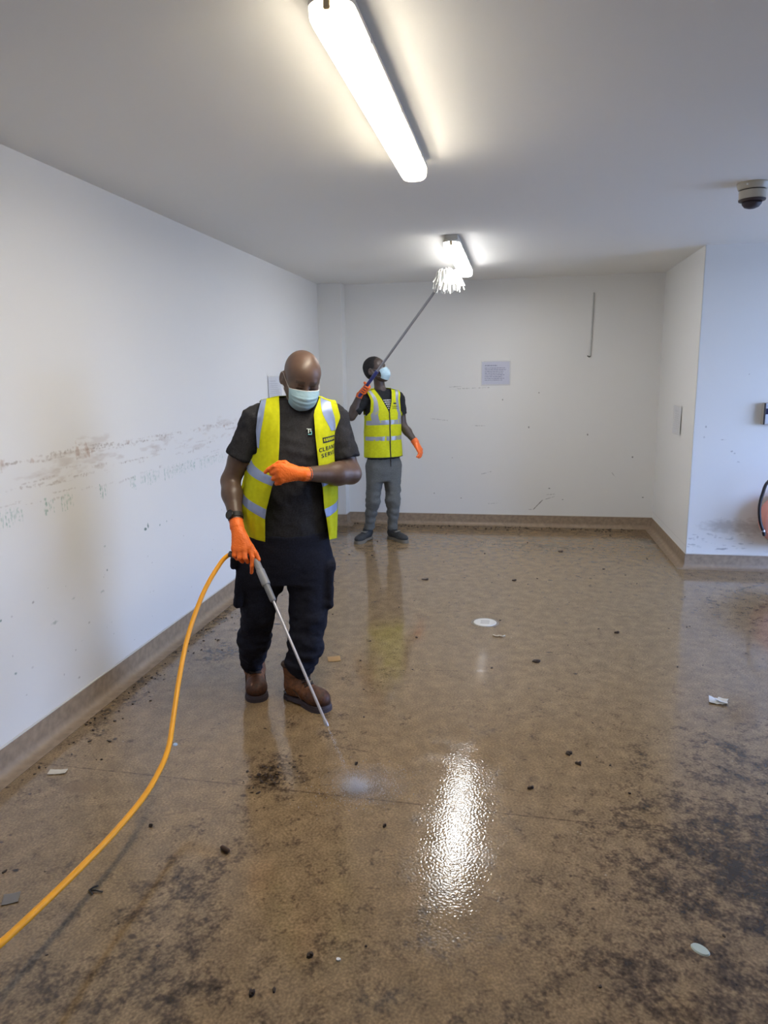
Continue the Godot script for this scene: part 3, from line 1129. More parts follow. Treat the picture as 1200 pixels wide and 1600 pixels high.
# the sheet of a vest: knots are [v, inner x, inner y, outer x, outer y]; depth comes from the profile [y, centre x, half width, half depth]
class Sheet:
	var knots := []
	var prof := []
	var zc := 0.0
	var shirt := []
	var gap := 0.012
	var host: Node3D
	var fold := 0.007

	func row(table: Array, key: float, c: int) -> float:
		var k := 0
		while k < table.size() - 2 and key > table[k + 1][0]:
			k += 1
		var w := clampf((key - table[k][0]) / (table[k + 1][0] - table[k][0]), 0.0, 1.0)
		return lerpf(table[k][c], table[k + 1][c], w)

	func at(u: float, v: float, lift := 0.0) -> Vector3:
		var s := sin(u * PI * 0.5) if v < 0.64 else lerpf(sin(u * PI * 0.5), u, minf(1.0, (v - 0.64) * 4.0))
		var x := lerpf(row(knots, v, 1), row(knots, v, 3), s)
		var y := lerpf(row(knots, v, 2), row(knots, v, 4), u)
		var cx := row(prof, y, 1)
		var e := clampf((x - cx) / row(prof, y, 2), -1.0, 1.0)
		var p := Vector3(x, y, zc + row(prof, y, 3) * sqrt(1.0 - e * e))
		var f: float = host.wrinkle.get_noise_3d(p.x * 55.0, p.y * 16.0, p.z * 40.0)
		p.z += f * fold * (1.4 - v)
		return out_of(p, lift)

	func out_of(p: Vector3, lift: float) -> Vector3:
		for t in 3:
			var d: float = host.field_at(shirt, p)
			if d >= gap + lift:
				break
			var h := 0.004
			var g := Vector3(host.field_at(shirt, p + Vector3(h, 0, 0)) - d, host.field_at(shirt, p + Vector3(0, h, 0)) - d, host.field_at(shirt, p + Vector3(0, 0, h)) - d)
			p += g.normalized() * (gap + lift - d)
		return p + Vector3(0, 0.15, 1).normalized() * lift * 0.3

	func patch(mb: MB, u0: Callable, u1: Callable, v0: Callable, v1: Callable, nu: int, nv: int, lift: float, thick: float) -> void:
		var rows := []
		for j in nv + 1:
			var r := PackedVector3Array()
			for i in nu + 1:
				var fi := float(i) / nu
				var fj := float(j) / nv
				var vm: float = lerpf(v0.call(fi), v1.call(fi), fj)
				var um: float = lerpf(u0.call(fj), u1.call(fj), fi)
				r.append(at(um, vm, lift))
			if knots[0][3] < knots[0][1]:
				r.reverse()
			rows.append(r)
		host.solid_grid(mb, rows, thick)

func con(x: float) -> Callable:
	return func(_t: float) -> float: return x

func lin(a: float, b: float) -> Callable:
	return func(t: float) -> float: return lerpf(a, b, t)

# lettering bent onto a vest panel; the text's own x,y (metres) are added to a panel position
func lettering(sheet: Sheet, text: String, u: float, v: float, du: float, dv: float, size: float, mb: MB, flip := 1.0) -> void:
	var tm := TextMesh.new()
	var f := SystemFont.new()
	f.font_names = PackedStringArray(["Droid Sans"])
	f.font_weight = 700
	tm.font = f
	tm.text = text
	tm.font_size = 32
	tm.pixel_size = size / 32.0
	tm.depth = 0.0006
	tm.curve_step = 2.0
	var arr := tm.surface_get_arrays(0) if tm.get_surface_count() else []
	if arr.is_empty():
		return
	var vv: PackedVector3Array = arr[Mesh.ARRAY_VERTEX]
	var ii: PackedInt32Array = arr[Mesh.ARRAY_INDEX] if arr[Mesh.ARRAY_INDEX] != null else PackedInt32Array(range(vv.size()))
	var out := PackedVector3Array()
	for p in vv:
		out.append(sheet.at(u + p.x * flip / du, v + p.y / dv, 0.0035 + p.z))
	mb.add(out, ii, PackedVector2Array(), true)

func vest_back(mb: MB, right: Sheet, left: Sheet, zc: float, prof: Array, shirt: Array, gap: float) -> void:
	# lower part, round the back from one side to the other
	var rows := []
	for j in 15:
		var v := 0.62 * j / 14.0
		var a := right.at(1.0, v)
		var b := left.at(1.0, v)
		var r := PackedVector3Array()
		for i in 33:
			var f := i / 32.0
			var y := lerpf(a.y, b.y, f)
			var th := lerpf(-PI * 0.5, PI * 0.5, f)
			var cx := (a.x + b.x) * 0.5
			var rx := (b.x - a.x) * 0.5
			var z0 := lerpf(a.z, b.z, f)
			r.append(right.out_of(Vector3(cx + rx * sin(th), y, z0 - (right.row(prof, y, 3) + z0 - zc) * cos(th)), 0.0))
		rows.append(r)
	solid_grid(mb, rows, 0.002)
	# yoke: up the back to the shoulder seams
	rows = []
	var a0 := right.at(1.0, 0.62)
	var b0 := left.at(1.0, 0.62)
	var a1 := right.at(1.0, 1.0)
	var b1 := left.at(1.0, 1.0)
	var ai := right.at(0.0, 1.0)
	var bi := left.at(0.0, 1.0)
	for j in 13:
		var w := j / 12.0
		var r := PackedVector3Array()
		for i in 25:
			var f := i / 24.0
			var lo := Vector3(lerpf(a0.x + 0.02, b0.x - 0.02, f), lerpf(a0.y, b0.y, f), 0.0)
			var hi := a1.lerp(ai, minf(1.0, f * 3.0)) if f < 0.34 else (bi.lerp(b1, clampf((f - 0.66) * 3.0, 0, 1)) if f > 0.66 else ai.lerp(bi, (f - 0.34) / 0.32) + Vector3(0, -0.012, -0.045))
			var s := sin(w * PI * 0.5)
			var x := lerpf(lo.x, hi.x, w)
			var y := lerpf(lo.y, hi.y, s)
			var e := clampf((x - (lo.x if false else right.row(prof, y, 1))) / right.row(prof, y, 2), -0.98, 0.98)
			var zb := zc - maxf(right.row(prof, y, 3), 0.02) * sqrt(1.0 - e * e)
			r.append(right.out_of(Vector3(x, y, lerpf(zb, hi.z, w * w * w)), 0.0))
		rows.append(r)
	solid_grid(mb, rows, 0.002)

func build_person_lance() -> void:
	var root := thing("person", "bald person in open yellow vest, face mask and dark clothes spraying the floor", "person", Vector3(-1.14, 0, -3.33), deg_to_rad(18.9), "cleaners at work")
	var skin := mat(rgb(104, 74, 60), 0.42, 0.0, 0.5)
	skin.vertex_color_use_as_albedo = true
	skin.albedo_color = Color.WHITE
	var dark := grainy(mat(rgb(60, 60, 64), 0.9, 0.0, 0.25), 0.04, 0.3, 31, 9.0, 0.02)
	var navy := grainy(mat(rgb(39, 41, 53), 0.88, 0.0, 0.25), 0.04, 0.35, 32, 8.0, 0.02)
	var yellow := grainy(mat(rgb(206, 210, 26), 0.75, 0.0, 0.3), 0.03, 0.1, 33, 5.0, 0.02)
	var silver := mat(rgb(142, 158, 196), 0.45, 0.25, 0.5)  # blue daylight caught by the strips is mixed into this silver
	var orange := mat(rgb(240, 116, 44), 0.5, 0.0, 0.4)
	var blue := mat(rgb(164, 196, 210), 0.75, 0.0, 0.3)
	var black := mat(rgb(24, 24, 26), 0.6)
	# ---- body: head on a fine grid, arms, neck and trunk on a coarser one, one mesh
	var turn := Basis.from_euler(Vector3(deg_to_rad(24), deg_to_rad(12), deg_to_rad(-5)))
	var hx := Transform3D(turn, Vector3(0.122, 1.642, 0.012))
	var mb := MB.new()
	skin_field(mb, head_prims(), 0.0045, hx)
	var elbow_r := Vector3(-0.243, 1.157, -0.045)
	var wrist_r := Vector3(-0.214, 0.962, 0.112)
	var elbow_l := Vector3(0.347, 1.182, 0.028)
	var wrist_l := Vector3(0.11, 1.211, 0.2)
	var prims := [
		loft([[0.80, 0.02, -0.04, 0.16, 0.11], [1.1, 0.05, -0.03, 0.16, 0.12], [1.35, 0.08, -0.02, 0.16, 0.1], [1.47, 0.095, -0.03, 0.12, 0.07], [1.53, 0.1, -0.03, 0.07, 0.06]], 0.02),
		cap(Vector3(0.1, 1.49, -0.03), Vector3(0.118, 1.62, -0.005), 0.066, 0.06, 0.03),
		cap(Vector3(-0.1, 1.45, -0.03), elbow_r.lerp(Vector3(-0.1, 1.45, -0.03), 0.35), 0.06, 0.054, 0.02),
		cap(elbow_r.lerp(Vector3(-0.1, 1.45, -0.03), 0.35), elbow_r, 0.054, 0.045, 0.02),
		cap(elbow_r, elbow_r.lerp(wrist_r, 0.3), 0.045, 0.047, 0.02),
		cap(elbow_r.lerp(wrist_r, 0.3), wrist_r, 0.047, 0.028, 0.03),
		cap(Vector3(0.276, 1.46, -0.03), elbow_l.lerp(Vector3(0.276, 1.46, -0.03), 0.4), 0.056, 0.05, 0.02),
		cap(elbow_l.lerp(Vector3(0.276, 1.46, -0.03), 0.4), elbow_l, 0.05, 0.046, 0.02),
		cap(elbow_l, elbow_l.lerp(wrist_l, 0.3), 0.049, 0.053, 0.03),
		cap(elbow_l.lerp(wrist_l, 0.3), wrist_l, 0.053, 0.031, 0.03)]
	skin_field(mb, prims, 0.010)
	var inv := hx.affine_inverse()
	var sc := Color(0.108, 0.066, 0.049)
	mb.tint(func(p: Vector3) -> Color:
		var q := inv * p
		var c := sc * (1.0 + 0.12 * wrinkle.get_noise_3dv(p * 60.0))
		if q.z > 0.06 and q.y > 0.018 and q.y < 0.032 and absf(q.x) > 0.012 and absf(q.x) < 0.052:
			c = c.lerp(Color(0.03, 0.02, 0.018), 0.65)       # eyebrows
		if q.z > 0.06 and q.y > -0.012 and q.y < -0.005 and absf(absf(q.x) - 0.032) < 0.016:
			c = c.lerp(Color(0.02, 0.014, 0.012), 0.7)       # lashes of lowered lids
		c.a = 1.0
		return c)
	put("body", mb, skin, root)
	# ---- T-shirt
	var sh_r := Vector3(-0.098, 1.462, -0.03)
	var sh_l := Vector3(0.272, 1.462, -0.03)
	var shirt := [
		loft([[0.80, 0.02, -0.04, 0.2, 0.15], [0.92, 0.035, -0.035, 0.196, 0.152], [1.05, 0.045, -0.03, 0.196, 0.158], [1.2, 0.065, -0.025, 0.19, 0.15], [1.32, 0.08, -0.02, 0.19, 0.138], [1.42, 0.09, -0.028, 0.185, 0.112], [1.48, 0.096, -0.03, 0.16, 0.09], [1.535, 0.1, -0.028, 0.09, 0.074]], 0.03),
		cap(Vector3(0.05, 1.492, -0.03), sh_r, 0.062, 0.066, 0.04),
		cap(Vector3(0.14, 1.492, -0.03), sh_l, 0.062, 0.066, 0.04),
		cap(sh_r, Vector3(-0.2, 1.27, -0.034), 0.069, 0.066, 0.03, true),
		cap(sh_l, Vector3(0.326, 1.252, 0.012), 0.07, 0.07, 0.03, true)]
	mb = MB.new()
	skin_field(mb, shirt, 0.010, Transform3D(), func(p: Vector3, _n: Vector3) -> float:
		return 0.006 * wrinkle.get_noise_3d(p.x * 22.0, p.y * 30.0, p.z * 22.0) + 0.003 * wrinkle2.get_noise_3d(p.x * 60.0, p.y * 25.0, p.z * 60.0))
	var tee := put("t_shirt", mb, dark, root)
	# small pale emblem on the chest
	var prj := func(x: float, y: float, lift: float) -> Vector3:
		var z := 0.3
		for t in 24:
			z -= field_at(shirt, Vector3(x, y, z)) * 0.8
		return Vector3(x, y, z + lift)
	var strokes := [[0.135, 1.412, 0.157, 1.409, 0.0028], [0.143, 1.41, 0.143, 1.393, 0.003], [0.15, 1.402, 0.158, 1.401, 0.003]]
	mb = MB.new()
	for s in strokes:
		tube(mb, PackedVector3Array([prj.call(s[0], s[1], 0.008), prj.call(s[2], s[3], 0.008)]), s[4], 6)
	put("emblem", mb, mat(rgb(210, 225, 226), 0.7), tee)
	mb = MB.new()
	for s in [[0.14, 1.386, 0.158, 1.385, 0.0026], [0.157, 1.4, 0.157, 1.388, 0.003]]:
		tube(mb, PackedVector3Array([prj.call(s[0], s[1], 0.008), prj.call(s[2], s[3], 0.008)]), s[4], 6)
	put("emblem", mb, mat(rgb(110, 190, 205), 0.7), tee)
	# ---- trousers
	prims = [
		loft([[0.64, 0.012, -0.04, 0.215, 0.135], [0.72, 0.012, -0.04, 0.228, 0.15], [0.82, 0.014, -0.04, 0.222, 0.156], [0.9, 0.03, -0.036, 0.208, 0.156]], 0.03),
		cap(Vector3(-0.112, 0.74, -0.04), Vector3(-0.138, 0.49, -0.06), 0.118, 0.084, 0.03),
		cap(Vector3(-0.138, 0.49, -0.06), Vector3(-0.171, 0.3, -0.125), 0.084, 0.083, 0.03),
		cap(Vector3(-0.171, 0.3, -0.125), Vector3(-0.186, 0.148, -0.185), 0.083, 0.062, 0.03),
		cap(Vector3(0.128, 0.74, -0.03), Vector3(0.115, 0.46, 0.0), 0.116, 0.093, 0.03),
		cap(Vector3(0.115, 0.46, 0.0), Vector3(0.096, 0.32, 0.015), 0.093, 0.086, 0.03),
		cap(Vector3(0.096, 0.32, 0.015), Vector3(0.062, 0.197, 0.015), 0.086, 0.072, 0.03),
		ell(Vector3(0.064, 0.212, 0.015), Vector3(0.086, 0.026, 0.08), 0.02),
		ell(Vector3(0.09, 0.27, 0.02), Vector3(0.092, 0.026, 0.085), 0.02),
		cap(Vector3(-0.06, 0.7, -0.03), Vector3(-0.036, 0.6, -0.03), 0.07, 0.03, 0.02),
		cap(Vector3(0.06, 0.7, -0.03), Vector3(0.036, 0.6, -0.03), 0.07, 0.024, 0.02),
		boxy(Vector3(-0.226, 0.62, -0.04), Vector3(0.022, 0.1, 0.075), 0.02, 0.02, Basis(Vector3.BACK, -0.12)),
		boxy(Vector3(0.222, 0.62, -0.01), Vector3(0.024, 0.12, 0.075), 0.02, 0.02, Basis(Vector3.BACK, -0.06)),
		boxy(Vector3(0.247, 0.72, 0.0), Vector3(0.012, 0.022, 0.06), 0.01, 0.008),
		boxy(Vector3(-0.247, 0.755, -0.01), Vector3(0.014, 0.03, 0.05), 0.01, 0.012),
		ell(Vector3(0.0, 0.565, 0.0), Vector3(0.006, 0.085, 0.3), 0.03, 1, Basis(Vector3.BACK, -0.1))]
	mb = MB.new()
	skin_field(mb, prims, 0.010, Transform3D(), func(p: Vector3, _n: Vector3) -> float:
		var low := clampf((0.75 - p.y) * 1.6, 0.15, 1.0)
		return low * (0.017 * wrinkle.get_noise_3d(p.x * 14.0, p.y * 34.0, p.z * 14.0) + 0.006 * wrinkle2.get_noise_3d(p.x * 40.0, p.y * 60.0, p.z * 40.0)))
	put("trousers", mb, navy, root)
	# ---- boots
	var leather := grainy(mat(rgb(150, 92, 52), 0.6), 0.03, 0.55, 34, 6.0, 0.03)
	leather.vertex_color_use_as_albedo = true
	var sole := mat(rgb(62, 54, 62), 0.7)
	shoe(Vector3(-0.186, 0, -0.298), deg_to_rad(4), "work_boot", leather, sole, mat(rgb(40, 28, 22), 0.8), mat(rgb(60, 42, 32), 0.8), root, 0.006)
	shoe(Vector3(-0.012, 0, -0.055), deg_to_rad(42), "work_boot", leather, sole, mat(rgb(40, 28, 22), 0.8), mat(rgb(60, 42, 32), 0.8), root, 0.006)
	# ---- vest
	var prof := [[0.80, 0.035, 0.24, 0.175], [1.03, 0.04, 0.24, 0.185], [1.2, 0.065, 0.228, 0.18], [1.32, 0.08, 0.218, 0.165], [1.42, 0.09, 0.23, 0.14], [1.5, 0.095, 0.27, 0.10], [1.54, 0.098, 0.29, 0.06], [1.57, 0.1, 0.29, 0.0]]
	var sr := Sheet.new()
	sr.host = self
	sr.prof = prof
	sr.zc = -0.02
	sr.shirt = shirt
	sr.knots = [[0.0, -0.085, 0.881, -0.184, 0.915], [0.2, -0.079, 0.994, -0.198, 1.081], [0.29, -0.071, 1.041, -0.190, 1.122], [0.5, -0.039, 1.151, -0.161, 1.225], [0.58, -0.020, 1.187, -0.132, 1.269], [0.64, -0.005, 1.264, -0.102, 1.308], [0.8, 0.006, 1.379, -0.104, 1.404], [0.92, 0.011, 1.490, -0.091, 1.491], [1.0, 0.012, 1.565, -0.074, 1.550]]
	var sl := Sheet.new()
	sl.host = self
	sl.prof = prof
	sl.zc = -0.02
	sl.shirt = shirt
	sl.knots = [[0.0, 0.228, 0.867, 0.268, 0.859], [0.2, 0.215, 0.981, 0.280, 1.012], [0.29, 0.206, 1.024, 0.281, 1.055], [0.5, 0.200, 1.135, 0.278, 1.173], [0.58, 0.191, 1.176, 0.272, 1.217], [0.64, 0.184, 1.238, 0.266, 1.265], [0.8, 0.174, 1.377, 0.270, 1.389], [0.92, 0.171, 1.487, 0.298, 1.461], [1.0, 0.205, 1.556, 0.288, 1.522]]
	mb = MB.new()
	for s: Sheet in [sr, sl]:
		s.patch(mb, con(0), con(1), con(0), con(1), 22, 44, 0.0, 0.002)
	vest_back(mb, sr, sl, -0.02, prof, shirt, 0.012)
	var vest := put("safety_vest", mb, yellow, root)
	for s: Sheet in [sr, sl]:
		for band in [[0.2, 0.29], [0.5, 0.58]]:
			mb = MB.new()
			s.patch(mb, con(0), con(1), con(band[0]), con(band[1]), 22, 4, 0.003, 0.001)
			put("reflective_strip", mb, silver, vest)
	mb = MB.new()
	sr.patch(mb, lin(0.78, 0.7), con(1.0), con(0.68), con(1.0), 6, 22, 0.006, 0.001)
	put("reflective_strip", mb, silver, vest)
	mb = MB.new()
	sl.patch(mb, lin(0.72, 0.05), lin(0.99, 0.62), con(0.82), con(1.0), 6, 18, 0.005, 0.001)
	put("reflective_strip", mb, silver, vest)
	# print on the chest: a dark bar over two lines of letters
	mb = MB.new()
	sl.patch(mb, con(0.28), con(0.99), con(0.755), con(0.787), 8, 3, 0.003, 0.0006)
	var bar := put("printed_bar", mb, black, vest)
	mb = MB.new()
	for k in 6:
		sl.patch(mb, con(0.33 + k * 0.105), con(0.40 + k * 0.105), con(0.763), con(0.779), 2, 2, 0.0042, 0.0004)
	put("bar_marks", mb, yellow, bar)
	mb = MB.new()
	lettering(sl, "CLEANING", 0.68, 0.722, 0.092, 0.72, 0.0225, mb)
	lettering(sl, "SERVICES", 0.68, 0.688, 0.092, 0.72, 0.0225, mb)
	put("lettering", mb, black, vest)
	# ---- mask, gloves, watch
	face_mask(hx, blue, root)
	glove(wrist_r, elbow_r, [
		[Vector3(-0.156, 0.872, 0.186), Vector3(-0.145, 0.828, 0.208), Vector3(-0.148, 0.788, 0.213), Vector3(-0.152, 0.754, 0.208)],
		[Vector3(-0.18, 0.866, 0.19), Vector3(-0.178, 0.828, 0.214), Vector3(-0.168, 0.804, 0.194), Vector3(-0.162, 0.812, 0.168)],
		[Vector3(-0.203, 0.863, 0.183), Vector3(-0.205, 0.826, 0.204), Vector3(-0.193, 0.804, 0.182), Vector3(-0.186, 0.814, 0.158)],
		[Vector3(-0.226, 0.867, 0.17), Vector3(-0.229, 0.836, 0.186), Vector3(-0.217, 0.816, 0.168), Vector3(-0.209, 0.824, 0.15)],
		[Vector3(-0.182, 0.91, 0.15), Vector3(-0.15, 0.872, 0.176), Vector3(-0.128, 0.842, 0.198), Vector3(-0.116, 0.814, 0.206)]], orange, root, 0.0035)
	glove(wrist_l, elbow_l, [
		[Vector3(0.006, 1.256, 0.24), Vector3(-0.026, 1.257, 0.238), Vector3(-0.05, 1.243, 0.232), Vector3(-0.066, 1.229, 0.226)],
		[Vector3(-0.004, 1.236, 0.243), Vector3(-0.034, 1.228, 0.232), Vector3(-0.038, 1.219, 0.203), Vector3(-0.018, 1.216, 0.187)],
		[Vector3(-0.002, 1.213, 0.241), Vector3(-0.027, 1.201, 0.23), Vector3(-0.031, 1.193, 0.203), Vector3(-0.012, 1.19, 0.187)],
		[Vector3(0.005, 1.191, 0.233), Vector3(-0.013, 1.178, 0.222), Vector3(-0.017, 1.171, 0.2), Vector3(0.0, 1.17, 0.187)],
		[Vector3(0.06, 1.238, 0.205), Vector3(0.025, 1.266, 0.203), Vector3(-0.003, 1.266, 0.2), Vector3(-0.028, 1.252, 0.202)]], orange, root, 0.0035)
	var axis := (elbow_r - wrist_r).normalized()
	var b := frame_of(axis)
	var wc := wrist_r + axis * 0.05
	mb = MB.new()
	lathe(mb, [Vector2(0.033, -0.012), Vector2(0.037, -0.012), Vector2(0.038, 0.0), Vector2(0.037, 0.012), Vector2(0.033, 0.012), Vector2(0.033, -0.012)], 28, Transform3D(b, wc))
	var wa := put("wrist_watch", mb, black, root)
	var out := (Vector3(-0.55, 0.1, 0.83) - axis * axis.dot(Vector3(-0.55, 0.1, 0.83))).normalized()
	mb = MB.new()
	lathe(mb, [Vector2(0.0, -0.004), Vector2(0.023, -0.004), Vector2(0.024, 0.006), Vector2(0.020, 0.010), Vector2(0.018, 0.008), Vector2(0.0, 0.008)], 28, Transform3D(frame_of(out), wc + out * 0.036))
	put("watch_face", mb, mat(rgb(30, 30, 33), 0.25), wa)

func build_person_mop() -> void:
	var root := thing("person", "person with short dark hair in closed yellow vest reaching up with a mop", "person", Vector3(-1.33, 0, -6.98), deg_to_rad(38), "cleaners at work")
	var skin := mat(Color.WHITE, 0.45, 0.0, 0.5)
	skin.vertex_color_use_as_albedo = true
	var dark := grainy(mat(rgb(52, 53, 56), 0.9, 0.0, 0.25), 0.04, 0.3, 41, 9.0, 0.02)
	var grey := grainy(mat(rgb(112, 114, 112), 0.9, 0.0, 0.25), 0.04, 0.25, 42, 8.0, 0.02)
	var yellow := grainy(mat(rgb(204, 208, 30), 0.75, 0.0, 0.3), 0.03, 0.1, 43, 5.0, 0.02)
	var silver := mat(rgb(150, 154, 168), 0.4, 0.3, 0.5)
	var orange := mat(rgb(236, 112, 52), 0.5, 0.0, 0.4)
	var blue := mat(rgb(180, 208, 220), 0.75, 0.0, 0.3)
	var black := mat(rgb(26, 26, 28), 0.6)
	var turn := Basis.from_euler(Vector3(deg_to_rad(-20), deg_to_rad(36), deg_to_rad(0)))
	var hx := Transform3D(turn, Vector3(-0.032, 1.70, -0.012))
	var mb := MB.new()
	skin_field(mb, head_prims(), 0.006, hx)
	var sh_r := Vector3(-0.155, 1.44, -0.02)
	var sh_l := Vector3(0.195, 1.44, 0.02)
	var elbow_r := Vector3(-0.29, 1.265, -0.05)
	var wrist_r := Vector3(-0.224, 1.475, 0.012)
	var elbow_l := Vector3(0.23, 1.16, 0.045)
	var wrist_l := Vector3(0.298, 1.0, 0.175)
	var prims := [
		loft([[0.86, 0.025, 0.01, 0.14, 0.1], [1.1, 0.025, 0.01, 0.14, 0.1], [1.35, 0.02, 0.0, 0.14, 0.09], [1.45, 0.015, 0.0, 0.1, 0.07], [1.52, 0.01, 0.0, 0.06, 0.055]], 0.02),
		cap(Vector3(0.01, 1.47, 0.0), Vector3(-0.012, 1.64, 0.0), 0.055, 0.052, 0.03),
		cap(sh_r, sh_r.lerp(elbow_r, 0.5), 0.052, 0.046, 0.02), cap(sh_r.lerp(elbow_r, 0.5), elbow_r, 0.046, 0.04, 0.02),
		cap(elbow_r, elbow_r.lerp(wrist_r, 0.35), 0.04, 0.042, 0.02), cap(elbow_r.lerp(wrist_r, 0.35), wrist_r, 0.042, 0.027, 0.02),
		cap(sh_l, sh_l.lerp(elbow_l, 0.5), 0.052, 0.046, 0.02), cap(sh_l.lerp(elbow_l, 0.5), elbow_l, 0.046, 0.04, 0.02),
		cap(elbow_l, elbow_l.lerp(wrist_l, 0.35), 0.04, 0.042, 0.02), cap(elbow_l.lerp(wrist_l, 0.35), wrist_l, 0.042, 0.027, 0.02)]
	skin_field(mb, prims, 0.012)
	var inv := hx.affine_inverse()
	mb.tint(func(p: Vector3) -> Color:
		var q := inv * p
		var c := Color(0.072, 0.05, 0.042) * (1.0 + 0.12 * wrinkle.get_noise_3dv(p * 60.0))
		if q.z > 0.06 and q.y > 0.018 and q.y < 0.032 and absf(q.x) > 0.012 and absf(q.x) < 0.052:
			c = c.lerp(Color(0.02, 0.015, 0.014), 0.7)
		if q.z > 0.07 and absf(q.y - 0.001) < 0.006 and absf(absf(q.x) - 0.032) < 0.013:
			c = Color(0.5, 0.48, 0.45) if absf(absf(q.x) - 0.032) > 0.005 else Color(0.02, 0.015, 0.012)
		c.a = 1.0
		return c)
	put("body", mb, skin, root)
	# short hair: a close cap over the crown and back of the head
	mb = MB.new()
	skin_field(mb, [ell(Vector3(0, 0.043, -0.015), Vector3(0.092, 0.101, 0.108), 0.02), ell(Vector3(0, 0.0, -0.045), Vector3(0.08, 0.075, 0.07), 0.02),
		ell(Vector3(0, -0.02, 0.085), Vector3(0.12, 0.125, 0.075), 0.01, 1), keep_above(Vector3(0, -0.045, -0.06), Vector3(0, 0.8, -0.6).normalized())], 0.007, hx,
		func(p: Vector3, _n: Vector3) -> float: return 0.003 * wrinkle.get_noise_3dv(p * 500.0))
	put("hair", mb, mat(rgb(34, 32, 33), 0.85), root)
	# T-shirt
	var shirt := [
		loft([[0.84, 0.025, 0.01, 0.172, 0.128], [1.0, 0.025, 0.01, 0.165, 0.125], [1.2, 0.022, 0.006, 0.17, 0.128], [1.34, 0.02, 0.0, 0.172, 0.118], [1.42, 0.018, -0.004, 0.16, 0.095], [1.47, 0.014, -0.002, 0.12, 0.078], [1.51, 0.01, 0.0, 0.075, 0.066]], 0.03),
		cap(Vector3(-0.03, 1.465, 0.0), sh_r, 0.055, 0.058, 0.04), cap(Vector3(0.06, 1.465, 0.0), sh_l, 0.055, 0.058, 0.04),
		cap(sh_r, sh_r.lerp(elbow_r, 0.72), 0.061, 0.06, 0.02, true), cap(sh_l, sh_l.lerp(elbow_l, 0.62), 0.061, 0.06, 0.02, true)]
	mb = MB.new()
	skin_field(mb, shirt, 0.012, Transform3D(), func(p: Vector3, _n: Vector3) -> float: return 0.006 * wrinkle.get_noise_3d(p.x * 22.0, p.y * 30.0, p.z * 22.0))
	var tee := put("t_shirt", mb, dark, root)
	# white inverted triangle of diamonds printed below the neckline
	mb = MB.new()
	for row in 6:
		for k in 6 - row:
			var x := 0.022 + (k - (5 - row) * 0.5) * 0.0175
			var y := 1.418 - row * 0.0195
			var z := 0.35
			for t in 24:
				z -= field_at(shirt, Vector3(x, y, z)) * 0.8
			var c := Vector3(x, y, z + 0.006)
			box(mb, Transform3D(Basis(Vector3.RIGHT, -0.3) * Basis(Vector3.BACK, PI / 4), c), Vector3(0.0105, 0.0105, 0.004))
	put("shirt_print", mb, mat(rgb(226, 226, 232), 0.7), tee)
	# trousers with gathered ankles
	prims = [
		loft([[0.62, 0.025, 0.01, 0.155, 0.105], [0.74, 0.025, 0.01, 0.172, 0.125], [0.9, 0.025, 0.01, 0.165, 0.122]], 0.03),
		cap(Vector3(-0.062, 0.76, 0.0), Vector3(-0.09, 0.42, -0.01), 0.098, 0.068, 0.03), cap(Vector3(-0.09, 0.42, -0.01), Vector3(-0.098, 0.15, -0.09), 0.066, 0.049, 0.03),
		cap(Vector3(0.108, 0.76, 0.03), Vector3(0.1, 0.42, 0.06), 0.098, 0.072, 0.03), cap(Vector3(0.1, 0.42, 0.06), Vector3(0.108, 0.15, 0.03), 0.07, 0.05, 0.03),
		ell(Vector3(0.022, 0.52, 0.0), Vector3(0.018, 0.075, 0.3), 0.02, 1)]
	mb = MB.new()
	skin_field(mb, prims, 0.011, Transform3D(), func(p: Vector3, _n: Vector3) -> float:
		return 0.014 * wrinkle.get_noise_3d(p.x * 14.0, p.y * 30.0, p.z * 14.0) * clampf((0.8 - p.y) * 2.0, 0.2, 1.0))
	var tr := put("trousers", mb, grey, root)
	for s in [[-0.098, 0.145, -0.091], [0.108, 0.145, 0.03]]:
		mb = MB.new()
		lathe(mb, [Vector2(0.046, -0.025), Vector2(0.05, -0.025), Vector2(0.052, 0.0), Vector2(0.05, 0.025), Vector2(0.046, 0.025), Vector2(0.046, -0.025)], 20, Transform3D(Basis(), Vector3(s[0], s[1], s[2])))
		put("ankle_cuff", mb, grey, tr)
	mb = MB.new()
	tube(mb, spline([Vector3(0.04, 0.85, 0.137), Vector3(0.038, 0.81, 0.142), Vector3(0.04, 0.77, 0.14)], 4), 0.004, 6)
	put("drawstring", mb, mat(rgb(60, 62, 62), 0.8), tr)
	var suede := grainy(mat(rgb(58, 60, 62), 0.85), 0.03, 0.3, 44, 6.0)
	var pale := mat(rgb(112, 104, 90), 0.7)
	for s in [[Vector3(-0.048, 0, -0.155), -56.0], [Vector3(0.108, 0, -0.065), 10.0]]:
		shoe(s[0], deg_to_rad(s[1]), "shoe", suede, pale, mat(rgb(120, 118, 112), 0.8), black, root, 0.007)
	for s in [Vector3(-0.098, 0.1, -0.115), Vector3(0.115, 0.1, 0.0)]:
		mb = MB.new()
		tube(mb, PackedVector3Array([s + Vector3(0, -0.02, 0), s + Vector3(0, 0.05, 0.01)]), 0.04, 16)
		put("sock", mb, black, root)
	# vest, zipped up to a V
	var prof := [[0.84, 0.025, 0.2, 0.158], [1.0, 0.025, 0.194, 0.152], [1.2, 0.022, 0.194, 0.15], [1.3, 0.02, 0.196, 0.142], [1.4, 0.018, 0.21, 0.118], [1.46, 0.014, 0.24, 0.09], [1.505, 0.012, 0.26, 0.05], [1.54, 0.01, 0.26, 0.0]]
	var sides := []
